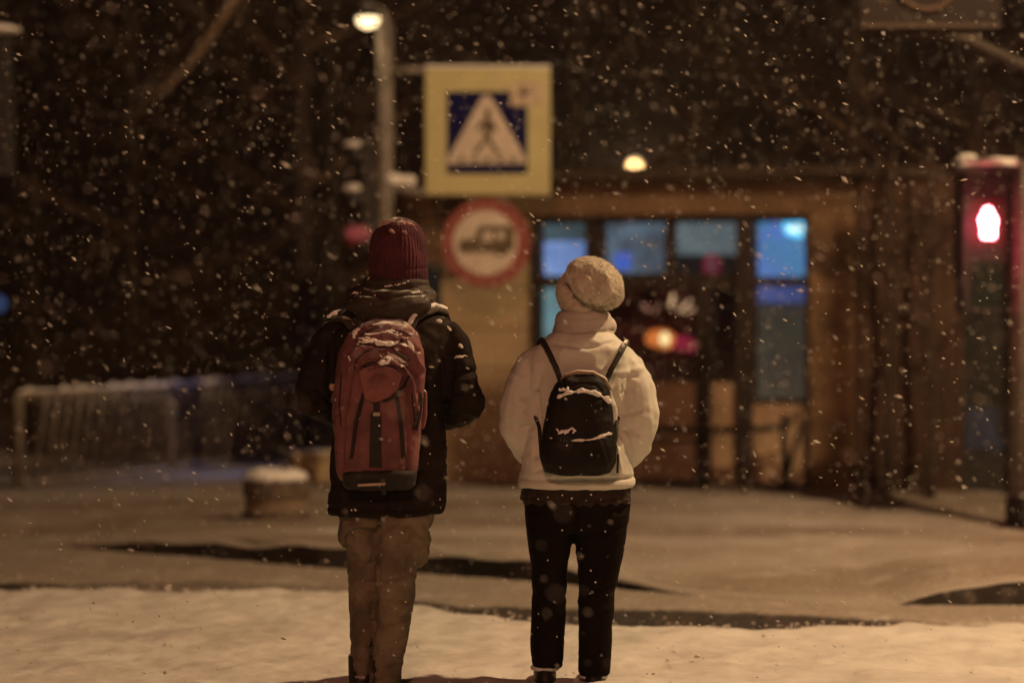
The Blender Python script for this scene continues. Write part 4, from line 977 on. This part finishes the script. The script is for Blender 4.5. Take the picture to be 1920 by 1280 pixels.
for i_, (pl_, w_) in enumerate((([(712, 424), (722, 418), (735, 416)], 7), ([(745, 421), (758, 418), (772, 421), (782, 432)], 6), ([(730, 430), (738, 436)], 4), ([(755, 434), (762, 438)], 4))): snow_on(pl_, w_, BB, beanie, 230 + i_, mname='settled_snow', m_=M['hat_snow'])
# shoulder straps
def sstrap(pts, wpx, name, mm, par, dist=DM, flat=.45, up=(0, -1, 0)):
    q = MB(); kk = dist / FPX
    q.tube([P(a, b, dist) + Vector((0, y, 0)) for a, b, y in pts], wpx * kk, 12, flat=flat, up=up)
    return place(fuse(q, .005, 2, crease_fn(1, [], .0022, 22, dist, seed=8)), name, mm, par)
M['strap_snow'] = mat('snowy_strap', (.05, .035, .025), (.03, .022, .016), 10, .8, 200, .4, .002, snow=(.75, 1.1), snow_scale=30)
sstrap([(770, 612, -.15), (778, 596, -.135), (795, 584, -.11), (815, 577, -.06), (832, 584, .0), (838, 605, .07), (838, 660, .14)], 12, 'shoulder_strap', M['strap_snow'], bpk, up=(0, -.6, .8))
sstrap([(668, 615, -.15), (658, 602, -.13), (645, 597, -.10), (634, 598, -.05), (628, 610, .02), (628, 660, .13)], 9, 'shoulder_strap', M['strap_snow'], bpk, up=(0, -.6, .8))

q = MB(); rn = random.Random(3)
for t_ in np.linspace(0, 1, 26):
    pt = [(772, 604, -.165), (778, 590, -.155), (795, 578, -.125), (815, 571, -.07), (836, 578, -.01)]; f_ = t_ * 4; i_ = min(int(f_), 3); f_ -= i_
    a_ = [pt[i_][j] + (pt[i_ + 1][j] - pt[i_][j]) * f_ for j in range(3)]; rr = rn.uniform(4.5, 7) * k
    q.ell(P(a_[0], a_[1], DM) + Vector((0, a_[2], 0)), (rr, rr, rr * .8), n=10, m=6)
place(fuse(q, .004, 2), 'strap_snow', M['snow_cap'], bpk)

# ---- the woman
DW = 9.26; wb0 = P(1080, 1295, DW); wb0.z = .03; kw = DW / FPX
wom = thing('person', wb0, 'woman in a puffy cream jacket and cream knit hat wearing black trousers', 'person')
place(fuse(skin_body(MB(), DW + .02, 489, 1092, 1295, 1.63, ((1034, 1030, 1026, .01), (1128, 1118, 1114, .0))), .009, 2), 'body', M['skin'], wom)
J = MB()
rows_loft(J, [(912, 972, 1189, .02, .15, 2.5), (900, 972, 1191, .02, .158, 2.5), (880, 980, 1187, .02, .162, 2.5), (840, 985, 1188, .015, .165, 2.4), (780, 990, 1182, .01, .16, 2.4), (720, 985, 1182, .0, .155, 2.4),
              (680, 988, 1186, -.005, .15, 2.3), (655, 1000, 1180, -.01, .14, 2.2), (638, 1018, 1164, -.01, .125, 2.1), (624, 1034, 1150, -.01, .105, 2)], DW)
ptube(J, [(1022, 672, 0, 30), (1000, 690, 0, 37), (982, 730, -.005, 39), (974, 770, -.005, 39), (975, 800, .02, 36), (982, 830, .06, 30), (990, 850, .10, 25), (1004, 866, .13, 20)], DW)
ptube(J, [(1150, 668, 0, 30), (1172, 690, 0, 37), (1186, 730, -.005, 41), (1193, 775, -.005, 42), (1192, 808, .02, 39), (1188, 838, .05, 33), (1180, 858, .09, 27), (1165, 872, .13, 20)], DW)
specs = [([(1003, 735), (1008, 790), (1005, 850)], .010, -.018), ([(980, 745), (1010, 755)], .006, -.008), ([(985, 770), (1012, 775)], .005, -.007), ([(978, 800), (1012, 795)], .006, -.008), ([(988, 820), (1014, 808)], .005, -.007), ([(1000, 745), (1012, 705)], .006, -.006),
         ([(1150, 730), (1162, 770), (1158, 830)], .008, -.014), ([(1158, 735), (1185, 725)], .005, -.007), ([(1172, 722), (1174, 765)], .004, -.006), ([(1183, 725), (1187, 770)], .004, -.006), ([(1195, 722), (1200, 772)], .004, -.005), ([(1163, 720), (1163, 756)], .004, -.006),
         ([(1168, 775), (1200, 768)], .006, -.007), ([(1162, 800), (1195, 815)], .006, -.008), ([(1160, 800), (1172, 830), (1186, 868)], .007, -.012), ([(1152, 828), (1160, 880)], .006, .007),
         ([(972, 897), (1080, 893), (1192, 893)], .006, -.011), ([(972, 909), (1080, 904), (1192, 906)], .005, .006),
         ([(1040, 642), (1095, 652), (1150, 640)], .006, -.005), ([(1120, 690), (1150, 700), (1200, 690)], .012, .005), ([(1005, 880), (1030, 868)], .006, -.007), ([(1040, 892), (1046, 876)], .005, -.006), ([(1090, 892), (1098, 876)], .005, -.006),
         ([(940, 800), (985, 860)], .012, .005), ([(958, 700), (990, 712)], .010, .004), ([(1140, 700), (1190, 705)], .006, -.005)]
place(fuse(J, .0072, 3, crease_fn(1, [(a_, b_, c_ * (.7 if b_ <= .005 else 1.4)) for a_, b_, c_ in specs], .0055, 8, DW, seed=51, stretch=(1, 1, 1.3))), 'jacket', mat('cream_puffer', (.60, .605, .535), (.53, .53, .47), 3, .6, 120, .15, .003, snow=(1.05, 1.4), specks=.02, spec=.35), wom)
Cc = MB()
rows_loft(Cc, [(640, 1030, 1152, .0, .11, 2.1), (625, 1035, 1150, .0, .105, 2), (605, 1040, 1148, .0, .10, 2), (590, 1042, 1144, .0, .095, 2), (583, 1048, 1138, .0, .085, 2)], DW)
Cc.ell(P(1140, 612, DW) + Vector((0, .02, 0)), (16 * kw, .06, 17 * kw))
place(fuse(Cc, .007, 3, crease_fn(1, [([(1036, 622), (1090, 628), (1150, 618)], .005, -.009), ([(1040, 600), (1090, 603), (1140, 598)], .004, .004)], .003, 12, DW, seed=3)), 'collar', mat('shaded_cream_collar', (.47, .44, .39), (.41, .38, .34), 4, .6, 120, .15, .003), wom)  # collar greyer than the jacket, shade under the hat put into its colour
# knit hat
Hh = MB()
Hh.ell(P(1096, 548, DW), (53 * kw, .108, 52 * kw)); Hh.ell(P(1095, 568, DW), (46 * kw, .098, 32 * kw))
Rr = Matrix.Rotation(math.radians(28), 3, 'Y')
Hh.ell(P(1113, 530, DW) + Vector((0, -.085, 0)), (58 * kw, .115, 45 * kw), Rr); Hh.ell(P(1128, 545, DW) + Vector((0, -.07, 0)), (42 * kw, .09, 34 * kw), Rr)
def fuzz(c, n): return c + n * (.0022 * vn(c, 190, 3) + .0015 * vn(c, 90, 5))[:, None]
specs = [([(1060, 502), (1057, 528), (1068, 554), (1092, 572), (1118, 580), (1145, 574)], .007, -.030), ([(1066, 520), (1085, 502), (1108, 497)], .012, .006), ([(1098, 510), (1112, 522), (1118, 545)], .010, -.014),
         ([(1108, 505), (1122, 530)], .006, -.008), ([(1130, 510), (1140, 545)], .014, .008), ([(1078, 530), (1095, 548)], .012, .006), ([(1048, 584), (1080, 590), (1125, 592)], .006, -.008), ([(1105, 586), (1125, 575)], .005, -.006)]
hme = fuse(Hh, .0042, 3, crease_fn(1, specs, .0026, 15, DW, fuzz, seed=17))
def yarn(me, n, L, th, seed):
    rn = np.random.default_rng(seed); nv = len(me.vertices); co = np.empty(nv * 3); no = np.empty(nv * 3)
    me.vertices.foreach_get('co', co); me.vertex_normals.foreach_get('vector', no); co = co.reshape(-1, 3); no = no.reshape(-1, 3)
    ix = rn.integers(0, nv, n); p = co[ix]; d = no[ix] + .8 * rn.standard_normal((n, 3)); d /= np.linalg.norm(d, axis=1)[:, None]
    sd = np.cross(d, rn.standard_normal((n, 3))); sd /= np.linalg.norm(sd, axis=1)[:, None]; s2 = np.cross(d, sd)
    l = (L * (.4 + rn.random(n)))[:, None]
    V = np.stack([p + sd * th, p - sd * th * .5 + s2 * th * .87, p - sd * th * .5 - s2 * th * .87, p + d * l], 1).reshape(-1, 3)
    F_ = (np.array([[0, 1, 3], [1, 2, 3], [2, 0, 3]])[None] + (np.arange(n) * 4)[:, None, None]).reshape(-1, 3)
    m_ = bpy.data.meshes.new('yarn_fuzz'); m_.from_pydata(V.tolist(), [], F_.tolist()); m_.update(); return m_
ym = yarn(hme, 9000, .007, .0006, 4)
hat_o = place(hme, 'knit_hat', mat('cream_knit', (.68, .63, .52), (.55, .50, .40), 45, .95, 260, 1.0, .008), wom)
yo_ = place(ym, 'yarn_fuzz', bpy.data.materials['cream_knit'], hat_o); yo_['kind'] = 'stuff'
# trousers, tunic edge
T = MB()
def wrow(r): return [((P(a, py, DW).x + P(b, py, DW).x) / 2 for _ in (0,)) for py, a, b in r]
def wl(rows):
    rr = []
    for (py, a, b, yc, ry) in rows:
        pa, pb_ = P(a, py, DW), P(b, py, DW); rr.append(((pa.x + pb_.x) / 2, DW + yc, pa.z, (pb_.x - pa.x) / 2, ry, 2.4))
    return rr
rows_loft(T, [(880, 985, 1180, .02, .11, 2.3), (930, 982, 1183, .02, .125, 2.3), (975, 987, 1180, .02, .125, 2.3), (1000, 992, 1174, .02, .11, 2.2)], DW)
T.loft(wl([(960, 984, 1080, .02, .115), (1005, 989, 1072, .02, .105), (1060, 996, 1066, .03, .09), (1110, 998, 1062, .03, .082), (1160, 997, 1060, .03, .08), (1210, 995, 1057, .03, .078), (1250, 999, 1055, .03, .075)]), 20)
T.loft(wl([(960, 1078, 1181, .02, .115), (1005, 1078, 1174, .02, .105), (1060, 1082, 1165, .02, .09), (1110, 1084, 1152, .02, .082), (1160, 1086, 1150, .02, .08), (1210, 1086, 1147, .02, .078), (1264, 1085, 1143, .02, .076)]), 20)
specs = [([(1078, 940), (1076, 1005)], .008, -.012), ([(1000, 1110), (1060, 1118)], .008, -.006), ([(1085, 1105), (1150, 1098)], .008, -.007), ([(1085, 1130), (1148, 1140)], .01, .005), ([(1000, 1235), (1055, 1242)], .006, -.006), ([(1000, 985), (1070, 1000)], .01, -.005), ([(1090, 1000), (1170, 985)], .01, -.006)]
M['black_cloth'] = mat('black_trouser_cloth', (.009, .006, .005), (.006, .004, .0035), 6, .85, 200, .3, .002, specks=.05, spec=.06)
place(fuse(T, .0085, 2, crease_fn(1, specs, .003, 8, DW, seed=61, stretch=(1, 1, 1.6))), 'trousers', M['black_cloth'], wom)
T = MB(); rows_loft(T, [(941, 975, 1186, .02, .142, 2.4), (925, 976, 1185, .02, .14, 2.4), (905, 984, 1180, .02, .13, 2.4), (890, 990, 1175, .02, .12, 2.4)], DW)
def frill(c, n):
    a = c[:, 0] * 60; lo = sm(P(0, 922, DW).z - c[:, 2], 0, .03); return c + n * (lo * (.008 * vn(c, 45, 2) + .005 * np.sin(a * 2.2)))[:, None]
place(fuse(T, .006, 2, crease_fn(1, [([(978, 930), (1080, 934), (1186, 930)], .004, -.006)], .002, 12, DW, frill)), 'tunic_hem', mat('dark_tunic', (.016, .010, .008), (.030, .018, .012), 30, .85, 200, .5, .003, specks=.10), wom)
M['boot'] = mat('black_boot', (.02, .015, .013), (.012, .01, .009), 8, .5, 60, .3, .003, snow=(.55, .95))
for cx_, yo, top_ in ((1022, .03, 1244), (1113, .02, 1258)):
    S_ = MB(); q = P(cx_, 1290, DW) + Vector((0, yo, 0)); q.z = .03; zt = P(0, top_, DW).z
    S_.loft([(q.x, q.y + .05, q.z + z, a, b, 2.4) for z, a, b in ((-.02, .042, .125), (.01, .045, .13), (.045, .04, .11))])
    S_.tube([q + Vector((0, 0, .02)), Vector((q.x, q.y, zt))], [.042, .045], 14)
    bo = place(fuse(S_, .008, 2), 'boot', M['boot'], wom)
    q2 = MB(); q2.tube([Vector((q.x + .047 * math.cos(a), q.y + .047 * math.sin(a), zt - .018)) for a in np.linspace(0, 6.283, 20)], .011, 8, caps=False); place(fuse(q2, .006, 1), 'cuff_snow', M['snow_cap'], bo)
    q2 = MB(); e = Vector((q.x, q.y, zt - .05))
    q2.tube([e + Vector((-.03, -.04, 0)), e + Vector((-.075, -.045, -.012)), e + Vector((-.07, -.04, -.05)), e + Vector((-.02, -.045, -.045))], .0028, 6)
    q2.build('bootlace', mat('lace', (.35, .25, .17), None, 8), bo, smooth=True)

# ---- black mini backpack
mp = thing('backpack', P(1080, 882, DW - .2), 'small shiny black backpack with snow on its seams on the woman', 'backpack')
K = MB()
rows_loft(K, [(882, 1042, 1122, -.02, .035, 2.4), (876, 1022, 1140, -.03, .055, 2.6), (858, 1012, 1150, -.035, .075, 2.8), (830, 1010, 1151, -.035, .082, 2.8), (800, 1017, 1147, -.03, .078, 2.6), (760, 1024, 1143, -.03, .072, 2.5), (730, 1031, 1138, -.025, .068, 2.4), (710, 1044, 1130, -.02, .058, 2.2), (698, 1062, 1118, -.015, .035, 2)], DW, yoff=-.19)
K.ell(P(1081, 845, DW) + Vector((0, -.275, 0)), (64 * kw, .035, 32 * kw))
specs = [([(1026, 752), (1042, 738), (1062, 730), (1090, 727), (1118, 733), (1142, 750)], .004, -.010), ([(1028, 812), (1060, 818), (1100, 816), (1138, 806)], .004, -.010), ([(1052, 706), (1058, 720), (1086, 712), (1112, 716), (1125, 728)], .004, -.006),
         ([(1040, 852), (1046, 872)], .005, -.005), ([(1120, 820), (1132, 865)], .006, .005)]
M['leather'] = mat('black_faux_leather', (.012, .009, .008), (.008, .006, .005), 7, .62, 60, .35, .004, specks=.02, spec=.12)
kme = fuse(K, .0055, 3, crease_fn(1, specs, .0030, 14, DW, seed=71)); KB_ = bvh_of(kme)
place(kme, 'pack_body', M['leather'], mp)
def snowline(pts, rpx, y, par, seed, name='snow_ridge'):
    q = MB(); rnd = random.Random(seed); pl = []
    for (a, b), (c_, d_) in zip(pts[:-1], pts[1:]):
        for t_ in np.linspace(0, 1, 7)[:-1]: pl.append((a + (c_ - a) * t_, b + (d_ - b) * t_))
    pl.append(pts[-1]); q.tube([P(a, b, DW) + Vector((0, y(a, b), 0)) for a, b in pl], [rpx * kw * rnd.uniform(.45, 1.25) for _ in pl], 8)
    for _ in range(int(len(pl) * .5)):
        a, b = rnd.choice(pl); r = rnd.uniform(.5, 1.5) * rpx * kw; q.ell(P(a + rnd.uniform(-3, 3), b + rnd.uniform(-4, 1), DW) + Vector((0, y(a, b), 0)), (r, r * .6, r * .8), n=8, m=5)
    return place(fuse(q, .0038, 1), name, M['snow_cap'], par)
snowline([(1042, 739), (1062, 730), (1090, 726), (1118, 733), (1140, 748)], 4.2, lambda a, b: -.285 + .000006 * (a - 1085) ** 2 * 1.6, mp, 1)
snowline([(1030, 811), (1060, 815), (1100, 814), (1137, 804)], 4.2, lambda a, b: -.297 + .000010 * (a - 1085) ** 2, mp, 2)
q = MB(); rn = random.Random(9)
for cx0, cy0, n0, sx in ((1058, 728, 16, 10), (1055, 808, 16, 12), (1072, 805, 8, 5)):
    for _ in range(n0):
        rr = rn.uniform(1.5, 3.6) * kw; a_, b_ = cx0 + rn.gauss(0, sx * .6), cy0 + rn.gauss(0, 3.5)
        q.ell(onpack(a_, b_, .001, KB_), (rr, rr * .7, rr * .8), n=8, m=5)
place(fuse(q, .0034, 1), 'stuck_snow', M['snow_cap'], mp)
q = MB(); q.tube([P(a, b, DW) + Vector((0, y, 0)) for a, b, y in ((1046, 716, -.20), (1056, 700, -.22), (1080, 692, -.235), (1108, 694, -.235), (1130, 706, -.22), (1140, 726, -.21))], 3.4 * kw, 8); q.build('piping', mat('tan_piping', (.36, .27, .17), (.22, .16, .1), 20, .7, snow=(.3, .8)), mp, smooth=True)
for pts_, sd in (([(1050, 712, -.20), (1043, 690, -.185), (1030, 662, -.165), (1020, 642, -.13), (1014, 634, -.08), (1010, 640, .0), (1008, 670, .12)], 1), ([(1132, 712, -.20), (1142, 690, -.185), (1158, 662, -.165), (1169, 644, -.13), (1174, 638, -.07), (1176, 645, .0), (1174, 670, .12)], 2)):
    q = MB(); q.tube([P(a, b, DW) + Vector((0, y, 0)) for a, b, y in pts_], 5.2 * kw, 12, flat=.45, up=(0, -1, .3)); q.build('shoulder_strap', mat('strap_w%d' % sd, (.02, .015, .012), None, 10, .6, 100, .4, .002, snow=((1.0, 1.3) if sd == 1 else (.75, .95)), snow_scale=70), mp, smooth=True)
for a, b, c_ in ((1014, 845, -1), (1148, 842, 1)):
    q = MB(); q.tube([P(a, b, DW) + Vector((0, -.17, 0)), P(a + 4 * c_, b - 50, DW) + Vector((0, -.14, 0)), P(a + 12 * c_, b - 70, DW) + Vector((0, -.06, 0))], 3.5 * kw, 8, flat=.5); q.build('lower_strap', M['strap'], mp, smooth=True)
q = MB(); q.tube([P(1154, 880, DW) + Vector((0, -.165, 0)), P(1155, 845, DW) + Vector((0, -.17, 0))], 2.2 * kw, 6); q.build('strap_end', M['strap'], mp)

# ------------------------------------------------------------------ falling snow
def flakes(n, seed):
    r = np.random.default_rng(seed)
    d = 3.0 + (23 - 3.0) * r.random(n * 3) ** (1 / 2.6)
    d = d[:n]; X = (r.random(n) - .5) * 2 * (.27 * d + .5); Zc = CAMH - .0234 * d + (r.random(n) - .5) * 2 * (.165 * d + .4)
    keep = (Zc > .03); d, X, Zc = d[keep], X[keep], Zc[keep]; n = len(d)
    c = np.stack([X, d, Zc], -1)
    # keep clear of the two people and their packs
    inm = (np.abs(X - mb_.x) < .36) & (np.abs(d - DM) < .4) & (Zc < 1.85); inw = (np.abs(X - wb0.x) < .32) & (np.abs(d - DW) < .4) & (Zc < 1.7)
    c = c[~(inm | inw)]; n = len(c)
    tmpl = np.array([[1, 0, 0], [-1, 0, 0], [0, 1, 0], [0, -1, 0], [0, 0, 1], [0, 0, -1]], float)
    faces = np.array([[0, 2, 4], [2, 1, 4], [1, 3, 4], [3, 0, 4], [2, 0, 5], [1, 2, 5], [3, 1, 5], [0, 3, 5]])
    s = .0011 + .0026 * r.random(n) ** 2.2 + .0036 * (r.random(n) > .987)
    el = 1.2 + 3.2 * r.random(n) ** 1.5
    V = tmpl[None] * s[:, None, None] * (1 + .5 * (r.random((n, 6, 1)) - .5)); V = V.copy()
    V[:, :, 0] *= el[:, None]
    ang = np.radians(30 + 18 * r.standard_normal(n))      # drifting down to the right
    ca, sa = np.cos(ang), np.sin(ang)
    x = V[:, :, 0] * ca[:, None] + V[:, :, 2] * sa[:, None]; z = -V[:, :, 0] * sa[:, None] + V[:, :, 2] * ca[:, None]
    V[:, :, 0] = x; V[:, :, 2] = z; V += c[:, None]
    fc = (faces[None] + (np.arange(n) * 6)[:, None, None]).reshape(-1, 3)
    me = bpy.data.meshes.new('falling_snow'); me.from_pydata(V.reshape(-1, 3).tolist(), [], fc.tolist()); me.update()
    return me
m, nt, p = nodes('snowflake'); nt.nodes.remove(p)
df = N(nt, 'ShaderNodeBsdfDiffuse'); df.inputs[0].default_value = (.68, .66, .62, 1); tl_ = N(nt, 'ShaderNodeBsdfTranslucent'); tl_.inputs[0].default_value = (.68, .66, .62, 1)
mx = N(nt, 'ShaderNodeMixShader'); mx.inputs[0].default_value = .4; nt.links.new(df.outputs[0], mx.inputs[1]); nt.links.new(tl_.outputs[0], mx.inputs[2]); nt.links.new(mx.outputs[0], nt.nodes['Material Output'].inputs[0])
fl = link('falling_snow', flakes(84000, 99), m); fl['kind'] = 'stuff'; fl['label'] = 'snowflakes drifting down through the whole street'

# ------------------------------------------------------------------ night air
hb = MB(); hb.box((0, 69.5, 15), (184, 165, 34))
m, nt, p = nodes('night_haze'); nt.nodes.remove(p)
pv = N(nt, 'ShaderNodeVolumePrincipled'); pv.inputs['Color'].default_value = (.85, .82, .8, 1); pv.inputs['Density'].default_value = .0014; pv.inputs['Anisotropy'].default_value = .82
nt.links.new(pv.outputs[0], nt.nodes['Material Output'].inputs['Volume'])
hz_ = hb.build('haze', m, None); hz_['kind'] = 'stuff'; hz_['label'] = 'thin snowy night haze'
